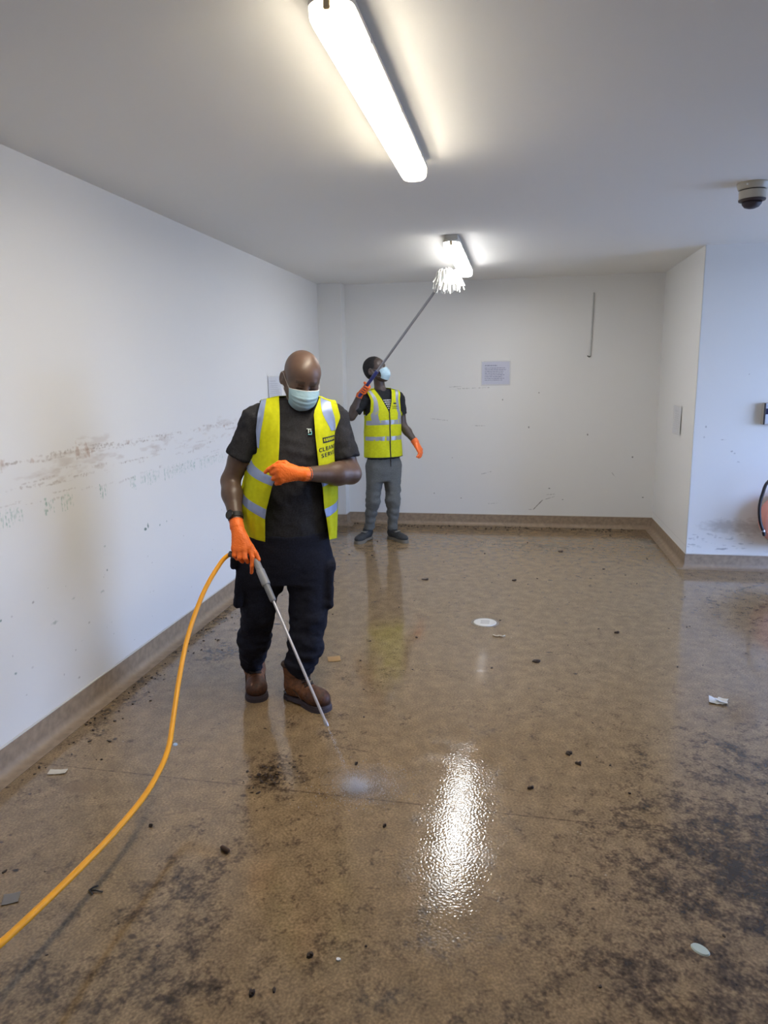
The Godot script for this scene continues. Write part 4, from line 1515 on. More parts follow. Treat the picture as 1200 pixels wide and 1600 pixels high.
	for s in [-1.0, 1.0]:
		var q := Sheet.new()
		q.host = self
		q.prof = prof
		q.zc = 0.005
		q.shirt = shirt
		q.gap = 0.01
		var c := 0.024
		q.knots = [[0.0, c, 0.865, 0.025 + s * 0.199, 0.862], [0.2, c, 1.03, 0.025 + s * 0.196, 1.03], [0.26, c, 1.07, 0.025 + s * 0.196, 1.067], [0.41, c, 1.185, 0.024 + s * 0.194, 1.18], [0.47, c, 1.228, 0.024 + s * 0.194, 1.22],
			[0.64, c, 1.29, 0.022 + s * 0.188, 1.28], [0.7, c + s * 0.008, 1.325, 0.02 + s * 0.168, 1.31], [0.85, c - 0.004 + s * 0.046, 1.415, 0.018 + s * 0.158, 1.415], [1.0, 0.012 + s * 0.085, 1.522, 0.015 + s * 0.178, 1.505]]
		sides.append(q)
	mb = MB.new()
	for q: Sheet in sides:
		q.patch(mb, con(0), con(1), con(0), con(1), 18, 36, 0.0, 0.002)
	vest_back(mb, sides[0], sides[1], 0.005, prof, shirt, 0.01)
	var vest := put("safety_vest", mb, yellow, root)
	for q: Sheet in sides:
		for band in [[0.2, 0.262], [0.41, 0.475]]:
			mb = MB.new()
			q.patch(mb, con(0.02), con(1), con(band[0]), con(band[1]), 18, 3, 0.003, 0.001)
			put("reflective_strip", mb, silver, vest)
		mb = MB.new()
		q.patch(mb, lin(0.36, 0.5), lin(0.64, 0.82), con(0.475), con(1.0), 5, 20, 0.003, 0.001)
		put("reflective_strip", mb, silver, vest)
		# dark piping round the edges
		mb = MB.new()
		var edge := PackedVector3Array()
		for k in 24:
			edge.append(q.at(1.0 - k / 23.0, 0.0, 0.002))
		for k in 40:
			edge.append(q.at(0.0, k / 39.0, 0.002))
		tube(mb, edge, 0.0035, 6)
		put("piping", mb, black, vest)
	mb = MB.new()
	var zip := PackedVector3Array()
	for k in 24:
		zip.append(sides[1].at(0.0, 0.66 * k / 23.0, 0.006))
	tube(mb, zip, 0.006, 6)
	put("zip", mb, black, vest)
	mb = MB.new()
	sides[1].patch(mb, con(0.2), con(0.46), con(0.79), con(0.812), 5, 2, 0.003, 0.0006)
	put("printed_bar", mb, black, vest)
	mb = MB.new()
	lettering(sides[1], "CLEANING", 0.33, 0.758, 0.18, 0.7, 0.0165, mb)
	lettering(sides[1], "SERVICES", 0.33, 0.727, 0.18, 0.7, 0.0165, mb)
	put("lettering", mb, black, vest)
	face_mask(hx, blue, root)
	# hands: one closed round the mop handle, one hanging
	var pd := (Vector3(0.109, 2.403, 0.933) - Vector3(-0.238, 1.474, 0.05)).normalized()
	var hold := Vector3(-0.238, 1.474, 0.05) + pd * 0.085
	var side := Vector3(-0.75, 0.1, 0.62)
	side = (side - pd * side.dot(pd)).normalized()
	var fwd := pd.cross(side).normalized()
	var chains := []
	for k in 4:
		var c := hold + pd * (0.040 - 0.026 * k)
		var r := 0.031
		var pts := []
		for a in [200.0, 130.0, 65.0, 5.0]:
			var g: float = deg_to_rad(a)
			pts.append(c - (side * cos(g) + fwd * sin(g)) * r * -1.0)
		chains.append(pts)
	var tc := hold + pd * 0.03
	chains.append([hold - side * 0.03 - fwd * 0.012, tc - side * 0.02 + fwd * -0.03, tc + pd * 0.02 + side * 0.012 - fwd * 0.03, tc + pd * 0.03 + side * 0.03 - fwd * 0.014])
	glove(wrist_r, elbow_r, chains, orange, root, 0.0035, 0.0102)
	var h0 := wrist_l
	var dn := (Vector3(0.362, 0.84, 0.245) - h0).normalized()
	var sd := Vector3(0.75, 0.0, -0.55)
	sd = (sd - dn * sd.dot(dn)).normalized()
	var pf := dn.cross(sd).normalized()
	chains = []
	for k in 4:
		var s := (1.5 - k) * 0.021
		var l: float = [0.072, 0.08, 0.075, 0.06][k]
		var kn := h0 + dn * 0.088 + sd * s
		chains.append([kn, kn + dn * l * 0.45 - pf * 0.006 - sd * 0.01, kn + dn * l * 0.75 - pf * 0.02 - sd * 0.026, kn + dn * l * 0.82 - pf * 0.03 - sd * 0.044])
	chains.append([h0 + dn * 0.035 - sd * 0.024, h0 + dn * 0.06 - sd * 0.042, h0 + dn * 0.09 - sd * 0.048, h0 + dn * 0.115 - sd * 0.044])
	glove(wrist_l, elbow_l, chains, orange, root, 0.0045, 0.0115)

# ------------------------------------------------------------------ tools
func local1(p: Vector3) -> Vector3:
	return Transform3D(Basis(Vector3.UP, deg_to_rad(18.9)), Vector3(-1.14, 0, -3.33)) * p

func local2(p: Vector3) -> Vector3:
	return Transform3D(Basis(Vector3.UP, deg_to_rad(38)), Vector3(-1.33, 0, -6.98)) * p

func build_lance() -> void:
	var h := Vector3(-0.129, 0.809, 0.2)
	var s := Vector3(0.248, 0.0, 0.883)
	var d := (s - h)
	var b := frame_of(d)
	var t := thing("pressure_lance", "grey pressure washer lance held in the orange gloved hand", "spray lance")
	var xf1 := Transform3D(Basis(Vector3.UP, deg_to_rad(18.9)), Vector3(-1.14, 0, -3.33))
	var grey := mat(rgb(132, 134, 138), 0.45)
	var steel := mat(rgb(186, 184, 190), 0.35, 0.6)
	var mb := MB.new()
	# gun body lies in the fist, the hose joins it at the little-finger side
	tube(mb, spline([xf1 * Vector3(-0.252, 0.838, 0.16), xf1 * Vector3(-0.215, 0.832, 0.176), xf1 * Vector3(-0.17, 0.83, 0.188), xf1 * (h - d * 0.02), xf1 * (h + d * 0.06)], 6), 0.0145, 14)
	put("gun_body", mb, mat(rgb(70, 70, 74), 0.5), t)
	mb = MB.new()
	lathe(mb, [Vector2(0, -0.01), Vector2(0.014, -0.01), Vector2(0.0165, 0.0), Vector2(0.0165, 0.05), Vector2(0.0195, 0.056), Vector2(0.0205, 0.128), Vector2(0.019, 0.137), Vector2(0, 0.137)], 20, xf1 * Transform3D(b, h + d * 0.0))
	put("barrel_sleeve", mb, grey, t)
	mb = MB.new()
	lathe(mb, [Vector2(0, 0.13), Vector2(0.0155, 0.13), Vector2(0.0145, 0.215), Vector2(0.0125, 0.224), Vector2(0, 0.224)], 20, xf1 * Transform3D(b, h))
	put("barrel_sleeve", mb, mat(rgb(112, 114, 118), 0.45), t)
	mb = MB.new()
	tube(mb, PackedVector3Array([xf1 * (h + d.normalized() * 0.21), xf1 * (h + d * 0.72)]), 0.0062, 12)
	put("lance_tube", mb, steel, t)
	mb = MB.new()
	lathe(mb, [Vector2(0, -0.002), Vector2(0.0075, 0.0), Vector2(0.0085, 0.02), Vector2(0.006, 0.034), Vector2(0, 0.034)], 16, xf1 * Transform3D(b, h + d * 0.72))
	put("nozzle", mb, steel, t)
	mb = MB.new()
	tube(mb, spline([xf1 * Vector3(-0.165, 0.82, 0.186), xf1 * Vector3(-0.158, 0.79, 0.196), xf1 * Vector3(-0.148, 0.775, 0.2)], 4), 0.005, 8)
	put("trigger", mb, mat(rgb(60, 60, 62), 0.5), t)
	# yellow hose, from the gun down past the legs and off towards the viewer's side
	mb = MB.new()
	var pts := [Vector3(-1.318, 0.838, -3.112), Vector3(-1.34, 0.826, -3.1), Vector3(-1.363, 0.80, -3.076), Vector3(-1.396, 0.72, -2.992), Vector3(-1.415, 0.63, -2.905), Vector3(-1.418, 0.52, -2.79), Vector3(-1.397, 0.40, -2.654), Vector3(-1.358, 0.30, -2.508),
		Vector3(-1.322, 0.24, -2.389), Vector3(-1.302, 0.21, -2.278), Vector3(-1.287, 0.19, -2.122), Vector3(-1.285, 0.185, -1.927), Vector3(-1.288, 0.19, -1.759), Vector3(-1.286, 0.21, -1.569), Vector3(-1.278, 0.24, -1.39), Vector3(-1.255, 0.30, -1.197), Vector3(-1.195, 0.40, -0.982), Vector3(-1.1, 0.55, -0.75), Vector3(-0.98, 0.62, -0.5)]
	tube(mb, spline(pts, 8), 0.0105, 16)
	tag(put("hose", mb, mat(rgb(232, 160, 12), 0.42)), "long yellow hose curving from the lance down across the floor", "hose")
	# water: a thin fan of spray from the nozzle and the mist where it strikes the floor
	rng.seed = 77
	var drop := SphereMesh.new()
	drop.radius = 1.0
	drop.height = 2.0
	drop.radial_segments = 6
	drop.rings = 3
	var wm := mat(Color(0.95, 0.95, 0.98, 0.34), 0.5)
	wm.transparency = BaseMaterial3D.TRANSPARENCY_ALPHA
	drop.material = wm
	var mm := MultiMesh.new()
	mm.transform_format = MultiMesh.TRANSFORM_3D
	mm.mesh = drop
	var n := 4200
	mm.instance_count = n
	var o0 := h + d * 0.75
	var wb := frame_of(s - o0)
	for k in n:
		var f := pow(rng.randf(), 0.8)
		var spread := 0.003 + 0.018 * f
		var p := o0.lerp(s, f) + wb.x * rng.randfn() * spread * 0.5 + wb.z * rng.randfn() * spread * 0.5
		var r := rng.randf_range(0.0003, 0.0008)
		if k > 420:
			# the puff: thick at the point of impact, thinning out round it
			var a := rng.randf() * TAU
			var q := absf(rng.randfn()) * (0.022 if k < 2900 else 0.08)
			p = s + Vector3(cos(a) * q * 1.4 + (0.0 if k < 2900 else 0.03), absf(rng.randfn()) * (0.012 + 0.014 * exp(-q * 20.0)) + 0.002, sin(a) * q)
			r = rng.randf_range(0.0004, 0.0012)
		mm.set_instance_transform(k, Transform3D(wb * Basis.from_scale(Vector3(r, r * rng.randf_range(1.0, 3.0), r)), xf1 * p))
	var mi := MultiMeshInstance3D.new()
	mi.multimesh = mm
	mi.name = "water_spray"
	add_child(mi)
	tag(mi, "thin spray of water drops between lance nozzle and floor", "water", "", "stuff")
	var mist := thing("spray_mist", "small white puff of mist where the jet hits the floor", "mist", xf1 * s)
	tag(mist, "", "", "", "stuff")
	for k in 3:
		var f := k / 2.0
		var fog := FogVolume.new()
		fog.shape = RenderingServer.FOG_VOLUME_SHAPE_ELLIPSOID
		fog.size = Vector3(0.12 + 0.26 * f, 0.05 + 0.03 * f, 0.1 + 0.18 * f)
		var fm := FogMaterial.new()
		fm.albedo = Color(0.99, 0.99, 1.0)
		fm.density = 1.6 - 1.0 * f
		fog.material = fm
		fog.name = "mist_puff"
		mist.add_child(fog, true)
		fog.position = Vector3(0.05 * f, fog.size.y * 0.5 + 0.002, 0.01 * f)

func build_mop() -> void:
	var a := local2(Vector3(-0.238, 1.474, 0.05))
	var e := local2(Vector3(0.109, 2.403, 0.933))
	var d := (e - a).normalized()
	var t := thing("mop", "white string mop on a steel pole raised to the far lamp", "mop")
	var blue := mat(rgb(52, 60, 128), 0.45)
	var mb := MB.new()
	tube(mb, PackedVector3Array([a - d * 0.02, a, a + d * 0.05, a + d * 0.2, a + d * 0.31, a + d * 0.315]), [0.013, 0.017, 0.0165, 0.0165, 0.018, 0.014], 14)
	put("handle_grip", mb, blue, t)
	mb = MB.new()
	tube(mb, PackedVector3Array([a + d * 0.3, e]), 0.0115, 12)
	put("pole", mb, mat(rgb(160, 160, 164), 0.35, 0.6), t)
	mb = MB.new()
	lathe(mb, [Vector2(0, -0.03), Vector2(0.018, -0.03), Vector2(0.021, 0.0), Vector2(0.04, 0.03), Vector2(0.045, 0.05), Vector2(0, 0.055)], 18, Transform3D(frame_of(d), e))
	put("socket", mb, mat(rgb(196, 196, 196), 0.5), t)
	# strands spread from the socket, some thrown over the lamp's side, the ends hanging
	rng.seed = 9
	mb = MB.new()
	var hub := e + d * 0.055
	for k in 120:
		var g := rng.randf() * TAU
		var q := sqrt(rng.randf())
		var out := Vector3(cos(g), 0, sin(g)) * q
		# fanned up along the pole, then falling; those on the lamp's side pass under it
		var top := hub + Vector3(out.x * 0.075 + 0.03, 0.05 + 0.05 * rng.randf() * (1.0 - q * 0.5), out.z * 0.08 + 0.015)
		var mid := hub + Vector3(out.x * 0.105 + 0.04 + rng.randfn() * 0.006, rng.randf_range(-0.01, 0.035), out.z * 0.11 + 0.02 + rng.randfn() * 0.006)
		var low := mid + Vector3(out.x * 0.02 + rng.randfn() * 0.012, rng.randf_range(-0.125, -0.05) * (1.15 - 0.35 * q), out.z * 0.02 + rng.randfn() * 0.012)
		for w in 3:
			var at: Vector3 = [top, mid, low][w]
			if at.x > -0.57:
				at.y = minf(at.y, CEIL - 0.122)
				if w == 0:
					top = at
				elif w == 1:
					mid = at
		tube(mb, spline([hub, top, mid, low], 5), rng.randf_range(0.0045, 0.0075), 6)
	var o := put("mop_strands", mb, mat(rgb(228, 226, 220), 0.9), t)
	o.set_meta("kind", "stuff")

# ------------------------------------------------------------------ small fixtures
func notice(called: String, label: String, c: Vector3, right: Vector3, nrm: Vector3, w: float, h: float, faded: bool, seedv: int) -> void:
	var t := thing(called, label, "notice", c)
	var up := nrm.cross(right).normalized()
	var pw := 160
	var ph := int(160 * h / w)
	var bg := rgb(216, 217, 220) if faded else rgb(210, 212, 228)
	var ink := rgb(150, 152, 158) if faded else rgb(46, 52, 92)
	var p := Paint.new(pw, ph, bg)
	var r := RandomNumberGenerator.new()
	r.seed = seedv
	# unreadable print: a heading and lines of word-shaped marks
	var y := int(ph * 0.14)
	for line in 9:
		var lx := int(pw * 0.1)
		var end := int(pw * (0.55 if line == 0 else r.randf_range(0.7, 0.9)))
		var hh := 6 if line == 0 else 4
		while lx < end:
			var ww := r.randi_range(4, 16)
			for yy in hh:
				for xx in mini(ww, end - lx):
					if r.randf() < 0.78:
						p.dot(lx + xx, y + yy, ink, 0.85)
			lx += ww + 3
		y += int(ph * (0.12 if line == 0 else 0.083))
		if y > ph * 0.88:
			break
	var rows := []
	for j in 7:
		var row := PackedVector3Array()
		for i in 9:
			var fx := i / 8.0 - 0.5
			var fy := j / 6.0 - 0.5
			row.append(right * w * fx + up * h * fy + nrm * (0.004 + 0.003 * sin(fx * 5.0 + fy * 3.0) + 0.004 * absf(fx)))
		rows.append(row)
	var mb := MB.new()
	var nc := 9
	solid_grid(mb, rows, 0.0006)
	var uv := PackedVector2Array()
	for s in 2:
		for j in 7:
			for i in 9:
				uv.append(Vector2(i / 8.0, 1.0 - j / 6.0))
	mb.uv = uv
	var pm := mat(Color.WHITE, 0.5)
	pm.albedo_texture = p.texture()
	put("sheet", mb, pm, t)
	# clear pocket with a lip at the top
	mb = MB.new()
	box(mb, Transform3D(Basis(right, up, nrm), nrm * 0.0105), Vector3(w * 1.07, h * 1.1, 0.0012))
	var cm := mat(Color(0.95, 0.96, 1.0, 0.12), 0.12)
	cm.transparency = BaseMaterial3D.TRANSPARENCY_ALPHA
	put("plastic_pocket", mb, cm, t)
	for s in [[-0.5, 0.56], [0.5, 0.56]]:
		mb = MB.new()
		box(mb, Transform3D(Basis(right, up, nrm) * Basis(Vector3.BACK, 0.2 * s[0]), right * w * s[0] + up * h * s[1] + nrm * 0.0118), Vector3(0.034, 0.016, 0.0006))
		put("tape", mb, mat(rgb(222, 222, 218), 0.35), t)

func build_fixtures() -> void:
	notice("wall_notice", "printed notice in a clear pocket on the end wall", Vector3(-0.236, 1.66, ZB + 0.001), Vector3.RIGHT, Vector3.BACK, 0.29, 0.235, false, 3)
	notice("wall_notice", "printed notice on the scuffed side wall behind the bald person's head", Vector3(XL + 0.001, 1.55, -6.19), Vector3.FORWARD, Vector3.RIGHT, 0.33, 0.21, true, 4)
	notice("wall_notice", "faded notice on the alcove's side wall near the corner", Vector3(XR - 0.001, 1.215, -6.92), Vector3.BACK, Vector3.LEFT, 0.3, 0.235, true, 5)
	# thin cable cover with a hook at its foot
	var t := thing("cable_cover", "thin grey vertical cable cover high on the end wall", "cable cover", Vector3(0.74, 0, ZB))
	var mb := MB.new()
	box(mb, Transform3D(Basis(Vector3.BACK, -0.022), Vector3(0.0, 2.138, 0.006)), Vector3(0.013, 0.634, 0.012), 0.002)
	put("strip", mb, mat(rgb(186, 186, 184), 0.6), t)
	mb = MB.new()
	tube(mb, spline([Vector3(-0.007, 1.822, 0.006), Vector3(-0.012, 1.812, 0.012), Vector3(-0.028, 1.815, 0.016), Vector3(-0.034, 1.824, 0.014)], 4), 0.006, 8)
	put("hook", mb, mat(rgb(96, 96, 94), 0.6), t)
	# smoke detector on a deep base
	t = thing("smoke_detector", "round off-white smoke detector with dark sensing dome on ceiling", "smoke detector", Vector3(1.206, CEIL, -4.341))
	var cream := mat(rgb(186, 180, 166), 0.35)
	mb = MB.new()
	lathe(mb, [Vector2(0, 0), Vector2(0.078, 0), Vector2(0.08, -0.008), Vector2(0.072, -0.03), Vector2(0.068, -0.034), Vector2(0, -0.034)], 36)
	put("base", mb, cream, t)
	mb = MB.new()
	lathe(mb, [Vector2(0, -0.033), Vector2(0.062, -0.033), Vector2(0.062, -0.041), Vector2(0, -0.041)], 36)
	put("vent_slot", mb, mat(rgb(60, 56, 52), 0.7), t)
	mb = MB.new()
	lathe(mb, [Vector2(0, -0.04), Vector2(0.067, -0.04), Vector2(0.066, -0.075), Vector2(0.068, -0.082), Vector2(0, -0.082)], 36)
	put("body", mb, cream, t)
	mb = MB.new()
	lathe(mb, [Vector2(0, -0.081), Vector2(0.067, -0.081), Vector2(0.066, -0.089), Vector2(0.05, -0.094), Vector2(0, -0.094)], 36)
	put("rim", mb, mat(rgb(62, 50, 50), 0.5), t)
	mb = MB.new()
	lathe(mb, [Vector2(0, -0.092), Vector2(0.05, -0.094), Vector2(0.047, -0.107), Vector2(0.036, -0.12), Vector2(0.018, -0.127), Vector2(0.0, -0.128)], 36, Transform3D(), true)
	put("sensing_dome", mb, mat(rgb(52, 44, 56), 0.5), t)
	for s in [-0.6, 2.2]:
		mb = MB.new()
		lathe(mb, [Vector2(0, -0.004), Vector2(0.0055, -0.004), Vector2(0.0045, 0.001), Vector2(0, 0.002)], 12, Transform3D(frame_of(Vector3(cos(s), 0, sin(s))), Vector3(cos(s) * 0.078, -0.016, sin(s) * 0.078)))
		put("indicator", mb, mat(rgb(236, 238, 240), 0.2), t)
	# control box on the wall face
	t = thing("control_box", "small white control box with navy band on the wall", "control box", Vector3(2.02, 1.305, ZF))
	mb = MB.new()
	box(mb, Transform3D(Basis(), Vector3(0, 0, 0.022)), Vector3(0.155, 0.175, 0.044), 0.006)
	put("back_box", mb, mat(rgb(176, 170, 160), 0.5), t)
	mb = MB.new()
	box(mb, Transform3D(Basis(), Vector3(0.004, 0.0, 0.055)), Vector3(0.146, 0.168, 0.026), 0.006)
	put("front_cover", mb, mat(rgb(196, 202, 214), 0.4), t)
	mb = MB.new()
	box(mb, Transform3D(Basis(), Vector3(0.006, 0.02, 0.0685)), Vector3(0.14, 0.046, 0.003), 0.001)
	put("display_band", mb, mat(rgb(26, 34, 72), 0.3), t)
	mb = MB.new()
	box(mb, Transform3D(Basis(), Vector3(-0.0685, 0, 0.055)), Vector3(0.004, 0.17, 0.028), 0.001)
	put("side_seal", mb, mat(rgb(44, 48, 66), 0.5), t)
	for k in 3:
		mb = MB.new()
		box(mb, Transform3D(Basis(), Vector3(-0.05 + k * 0.012, 0.064, 0.0685)), Vector3(0.006, 0.014, 0.002))
		put("print_mark", mb, mat(rgb(110, 120, 140), 0.6), t)
	# red drum with a black hose looped round it, cut by the edge of the picture
	t = thing("hose_reel", "salmon red drum with a black hose looped round it", "hose reel", Vector3(2.2, 0, ZF))
	mb = MB.new()
	var fb := Basis(Vector3.RIGHT, PI / 2)
	lathe(mb, [Vector2(0, 0.02), Vector2(0.2, 0.02), Vector2(0.225, 0.035), Vector2(0.23, 0.06), Vector2(0.23, 0.19), Vector2(0.222, 0.215), Vector2(0.2, 0.225), Vector2(0.07, 0.225), Vector2(0.06, 0.21), Vector2(0, 0.21)], 40, Transform3D(fb, Vector3(0, 0.45, 0)))
	put("drum", mb, mat(rgb(212, 142, 130), 0.45), t)
	mb = MB.new()
	box(mb, Transform3D(Basis(), Vector3(0, 0.45, 0.012)), Vector3(0.12, 0.3, 0.024), 0.004)
	put("bracket", mb, mat(rgb(120, 60, 56), 0.5), t)
	mb = MB.new()
	var black := mat(rgb(34, 32, 40), 0.45)
	tube(mb, spline([Vector3(0.24, 0.62, 0.25), Vector3(0.1, 0.82, 0.25), Vector3(-0.09, 0.86, 0.25), Vector3(-0.235, 0.79, 0.25), Vector3(-0.275, 0.68, 0.25), Vector3(-0.288, 0.58, 0.25), Vector3(-0.276, 0.47, 0.25), Vector3(-0.243, 0.375, 0.25)], 8), 0.0125, 12)
	put("rubber_hose", mb, black, t)
	mb = MB.new()
	tube(mb, PackedVector3Array([Vector3(-0.248, 0.392, 0.25), Vector3(-0.244, 0.380, 0.25)]), 0.0145, 12)
	put("ferrule", mb, mat(rgb(190, 190, 196), 0.3, 0.8), t)
	mb = MB.new()
	tube(mb, PackedVector3Array([Vector3(-0.243, 0.379, 0.25), Vector3(-0.236, 0.352, 0.25), Vector3(-0.234, 0.345, 0.25)]), [0.0135, 0.013, 0.008], 12)
	put("nozzle", mb, black, t)
	# drain cover in the floor
	t = thing("floor_drain", "white round drain cover set in the wet floor", "drain", Vector3(-0.188, 0, -4.66))
	mb = MB.new()
	lathe(mb, [Vector2(0.0, 0.0), Vector2(0.094, 0.0), Vector2(0.092, 0.002), Vector2(0.084, 0.002), Vector2(0.082, 0.0006), Vector2(0.0, 0.0006)], 40)
	put("rim", mb, mat(rgb(128, 118, 104), 0.5), t)
	mb = MB.new()
	lathe(mb, [Vector2(0.0, 0.0), Vector2(0.077, 0.0), Vector2(0.076, 0.004), Vector2(0.07, 0.006), Vector2(0.06, 0.005), Vector2(0.0, 0.0055)], 40)
	var cov := put("cover", mb, mat(rgb(214, 212, 206), 0.35), t)
	mb = MB.new()
	for k in 3:
		box(mb, Transform3D(Basis(), Vector3(0, 0.0058, -0.025 + k * 0.025)), Vector3(0.06, 0.0012, 0.005))
	put("slot", mb, mat(rgb(150, 146, 140), 0.5), cov)

# ------------------------------------------------------------------ litter
func chip(mb: MB, at: Vector3, size: Vector3, turn: float, corners: int, r: RandomNumberGenerator) -> void:
	var line := PackedVector2Array()
	for k in corners:
		var a := TAU * k / corners
		var f := r.randf_range(0.75, 1.15)
		line.append(Vector2(cos(a) * size.x * f, sin(a) * size.z * f) * 0.5)
	prism(mb, line, 0.0, size.y, Transform3D(Basis(Vector3.UP, turn), at), size.x * 0.06)

func sheet_scrap(mb: MB, at: Vector3, w: float, d: float, turn: float, curl: float) -> void:
	var rows := []
	var xf := Transform3D(Basis(Vector3.UP, turn), at)
	for j in 6:
		var row := PackedVector3Array()
		for i in 8:
			var fx := i / 7.0 - 0.5
			var fz := j / 5.0 - 0.5
			row.append(xf * Vector3(fx * w, 0.0016 + curl * (fx * fx * 2.0 + 0.5 * maxf(0.0, fz * fx * 4.0)) + 0.15 * curl * sin(fx * 19.0 + fz * 7.0) * sin(fz * 9.0) + 0.15 * curl, fz * d))
		rows.append(row)
	solid_grid(mb, rows, 0.0012)

func build_litter() -> void:
	var r := RandomNumberGenerator.new()
	r.seed = 21
	var mb := MB.new()
	sheet_scrap(mb, Vector3(-1.915, 0, -2.506), 0.075, 0.036, 0.25, 0.004)
	tag(put("paper_scrap", mb, mat(rgb(196, 190, 176), 0.6)), "small off-white paper scrap lying beside the long skirting", "litter")
	mb = MB.new()
	sheet_scrap(mb, Vector3(-1.045, 0, -3.894), 0.075, 0.075, 0.35, 0.0015)
	tag(put("card_scrap", mb, mat(rgb(168, 132, 84), 0.7)), "square tan card scrap beside the brown work boot", "litter")
	mb = MB.new()
	sheet_scrap(mb, Vector3(1.031, 0, -3.634), 0.085, 0.065, -0.2, 0.012)
	sheet_scrap(mb, Vector3(1.045, 0.006, -3.63), 0.045, 0.05, 0.9, 0.012)
	tag(put("wrapper", mb, mat(rgb(214, 216, 216), 0.4)), "crumpled white wrapper on the bluish right part of the floor", "litter")
	mb = MB.new()
	var line := PackedVector2Array()
	for k in 20:
		var a := TAU * k / 20.0
		line.append(Vector2(cos(a) * 0.028, sin(a) * 0.019))
	prism(mb, line, 0.0, 0.004, Transform3D(Basis(Vector3.UP, -0.7), Vector3(0.554, 0, -1.938)), 0.003)
	tag(put("paper_tag", mb, mat(rgb(176, 190, 186), 0.5)), "pale grey-green oval tag lying on the darkest floor stains", "litter")
	mb = MB.new()
	tube(mb, PackedVector3Array([Vector3(-1.012, 0.008, -2.142), Vector3(-1.008, 0.009, -2.139), Vector3(-0.98, 0.009, -2.125), Vector3(-0.976, 0.008, -2.123)]), [0.005, 0.008, 0.008, 0.005], 10)
	tag(put("cigarette_stub", mb, mat(rgb(74, 54, 40), 0.8)), "short brown stub lying alone between hose and lamp reflection", "litter")
	mb = MB.new()
	sheet_scrap(mb, Vector3(-1.591, 0, -1.792), 0.05, 0.05, 0.5, 0.002)
	tag(put("plastic_scrap", mb, mat(rgb(120, 116, 112), 0.5)), "small square grey plastic scrap left of the yellow hose", "litter")
	mb = MB.new()
	for s in [[0.0, 0.05], [0.9, 0.03], [-0.6, 0.028]]:
		tube(mb, PackedVector3Array([Vector3(-1.36, 0.004, -1.868), Vector3(-1.36 + cos(s[0]) * s[1] * 0.5, 0.006, -1.868 - sin(s[0]) * s[1] * 0.5), Vector3(-1.36 + cos(s[0]) * s[1], 0.004, -1.868 - sin(s[0]) * s[1])]), 0.0026, 6)
	tag(put("twig", mb, mat(rgb(70, 66, 64), 0.8)), "small forked twig on the floor under the hose", "litter")
	mb = MB.new()
	chip(mb, Vector3(-1.519, 0, -2.803), Vector3(0.02, 0.006, 0.026), 0.3, 6, r)
	tag(put("plastic_chip", mb, mat(rgb(170, 196, 224), 0.4)), "tiny pale blue plastic chip beside the yellow hose", "litter")
	mb = MB.new()
	tube(mb, spline([Vector3(-0.125, 0.005, -4.42), Vector3(-0.105, 0.006, -4.40), Vector3(-0.085, 0.005, -4.412), Vector3(-0.065, 0.006, -4.40), Vector3(-0.052, 0.005, -4.42)], 4), 0.005, 8)
	tag(put("string_scrap", mb, mat(rgb(196, 186, 168), 0.8)), "short pale curled string scrap near the drain cover", "litter")
	# single dark bits that can be told apart; the rest is grit
	var bits := [["dark crumpled leaf bit on the open floor beyond the lamp glare", 0.133, -4.028, 0.05, 0.035], ["small dark chip between drain and right wall block", 0.656, -4.581, 0.035, 0.022], ["brown clod at the edge of the dirty right floor", 0.251, -3.0, 0.036, 0.026], ["second brown clod just in front of another", 0.285, -2.92, 0.034, 0.016],
		["dark grey chip near the bottom edge, beside a white one", -0.564, -1.728, 0.022, 0.018], ["dark shrivelled bit nearest the bottom edge", -0.686, -1.576, 0.026, 0.016], ["dark bit on the floor close to the end wall", 0.42, -6.72, 0.07, 0.035], ["dark leaf bit between the drain and the mopping person", -0.72, -5.63, 0.075, 0.03],
		["little black chip beyond the drain cover", 0.0, -5.7, 0.04, 0.03], ["dark chip right of the jet on the plain floor", -0.66, -2.77, 0.02, 0.01], ["dark bit right beside the lamp glare", 0.08, -2.70, 0.03, 0.012], ["small dark chip on floor left of the lamp glare", -0.46, -2.36, 0.016, 0.012], ["dark chip under the yellow hose near its middle", -1.33, -2.22, 0.012, 0.02]]
	for k in bits.size():
		var q: Array = bits[k]
		mb = MB.new()
		chip(mb, Vector3(q[1], 0.0, q[2]), Vector3(q[3], 0.008, q[4]), r.randf() * 3.0, 7, r)
		chip(mb, Vector3(q[1] + q[3] * 0.25, 0.004, q[2]), Vector3(q[3] * 0.6, 0.008, q[4] * 0.7), r.randf() * 3.0, 6, r)
		tag(put("debris_bit", mb, mat(rgb(52, 40, 32), 0.85)), q[0], "litter", "dark bits of dirt on the floor")
	mb = MB.new()
	chip(mb, Vector3(-0.479, 0, -1.728), Vector3(0.016, 0.005, 0.014), 0.4, 6, r)
	tag(put("paper_chip", mb, mat(rgb(214, 214, 210), 0.5)), "tiny white paper chip near the bottom edge", "litter")
	# grit swept along the walls and spread over the floor
	mb = MB.new()
	for k in 420:
		var x := r.randf_range(-2.0, 1.9)
		var z := r.randf_range(-7.7, -1.4)
		var f := r.randf()
		if f < 0.35:
			x = -2.06 + absf(r.randfn(0.0, 0.12))
			z = r.randf_range(-6.5, -2.4)
		elif f < 0.65:
			z = -7.80 + absf(r.randfn(0.0, 0.08))
			x = r.randf_range(-1.8, 1.3)
		elif f < 0.75:
			x = -1.0 + r.randfn(0.0, 0.05)
			z = -2.62 + r.randfn(0.0, 0.06)
		if x > XR - 0.09 and z < ZF + 0.09:
			continue
		var s := r.randf_range(0.004, 0.011) * (1.6 if z < -6.0 else 1.0)
		chip(mb, Vector3(x, 0.0, z), Vector3(s * r.randf_range(1.0, 2.2), s * 0.5, s), r.randf() * 3.0, 5, r)
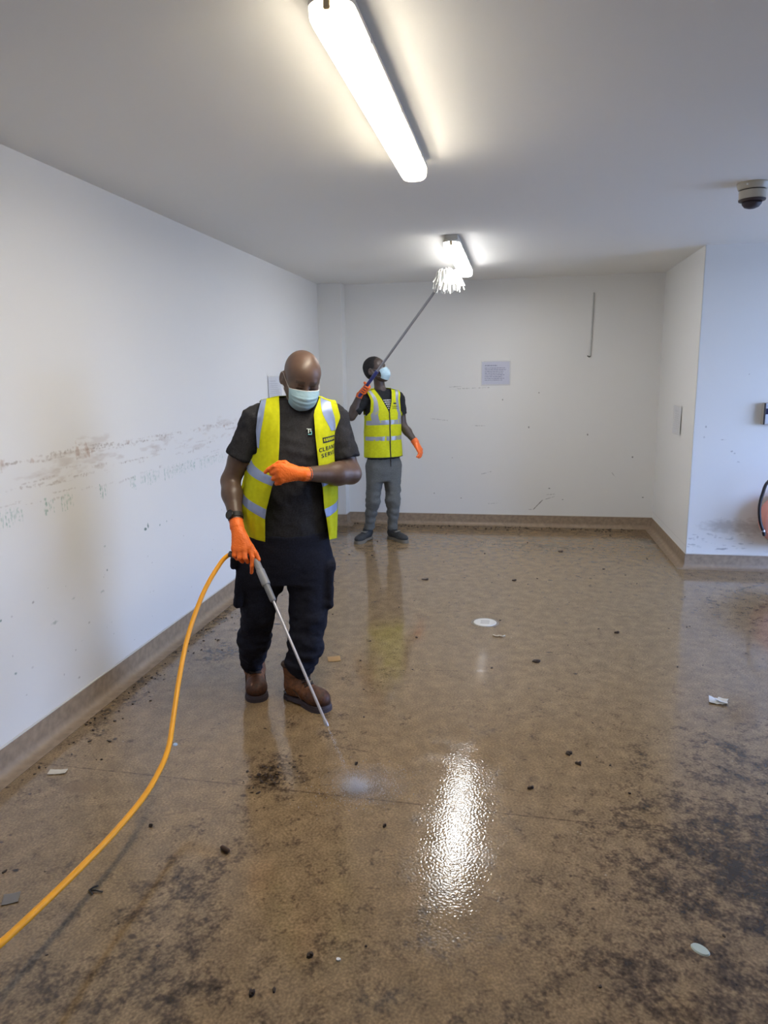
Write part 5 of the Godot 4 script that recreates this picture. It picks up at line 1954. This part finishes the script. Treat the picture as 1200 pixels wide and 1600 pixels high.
	tag(put("floor_grit", mb, mat(rgb(58, 46, 37), 0.9)), "scattered dark grit and crumbs over the wet floor", "grit", "", "stuff")

# ------------------------------------------------------------------
func _ready() -> void:
	# camera, sky, exposure
	var cam := Camera3D.new()
	cam.name = "camera"
	cam.fov = 71.199
	cam.near = 0.05
	cam.far = 100.0
	cam.transform = Transform3D(Basis(Vector3.UP, deg_to_rad(10.602)) * Basis(Vector3.RIGHT, deg_to_rad(-10.843)) * Basis(Vector3.BACK, deg_to_rad(-0.89)), Vector3(0, 1.658, 0))
	add_child(cam)
	cam.current = true
	var sky_m := ProceduralSkyMaterial.new()
	sky_m.sky_top_color = Color(0.52, 0.65, 0.92)
	sky_m.sky_horizon_color = Color(0.74, 0.84, 1.0)
	sky_m.ground_bottom_color = Color(0.35, 0.36, 0.38)
	sky_m.ground_horizon_color = Color(0.6, 0.66, 0.74)
	sky_m.sky_energy_multiplier = 3.25
	sky_m.ground_energy_multiplier = 1.0
	var sky := Sky.new()
	sky.sky_material = sky_m
	var env := Environment.new()
	env.background_mode = Environment.BG_SKY
	env.sky = sky
	env.tonemap_mode = Environment.TONE_MAPPER_LINEAR
	env.tonemap_exposure = 1.0
	env.sdfgi_enabled = true
	env.ssao_enabled = true
	env.ssil_enabled = true
	env.volumetric_fog_enabled = true
	env.volumetric_fog_density = 0.0
	var we := WorldEnvironment.new()
	we.name = "world_environment"
	we.environment = env
	add_child(we)
	rng.seed = 1
	wrinkle.seed = 2
	wrinkle.frequency = 0.5
	wrinkle.fractal_octaves = 2
	wrinkle2.seed = 6
	wrinkle2.frequency = 0.5
	wrinkle2.fractal_octaves = 2
	ceiling_lamp(-2.72, Color(1.0, 0.955, 0.87), "bright warm white strip light on the ceiling, nearest the viewer", 2.45, 5.0, 56.0)
	ceiling_lamp(-6.12, Color(1.0, 1.0, 1.0), "bright strip light at the far end, behind the white mop", 1.7, 5.0, 52.0)
	build_room()
	build_person_lance()
	build_person_mop()
	build_lance()
	build_mop()
	build_fixtures()
	build_litter()
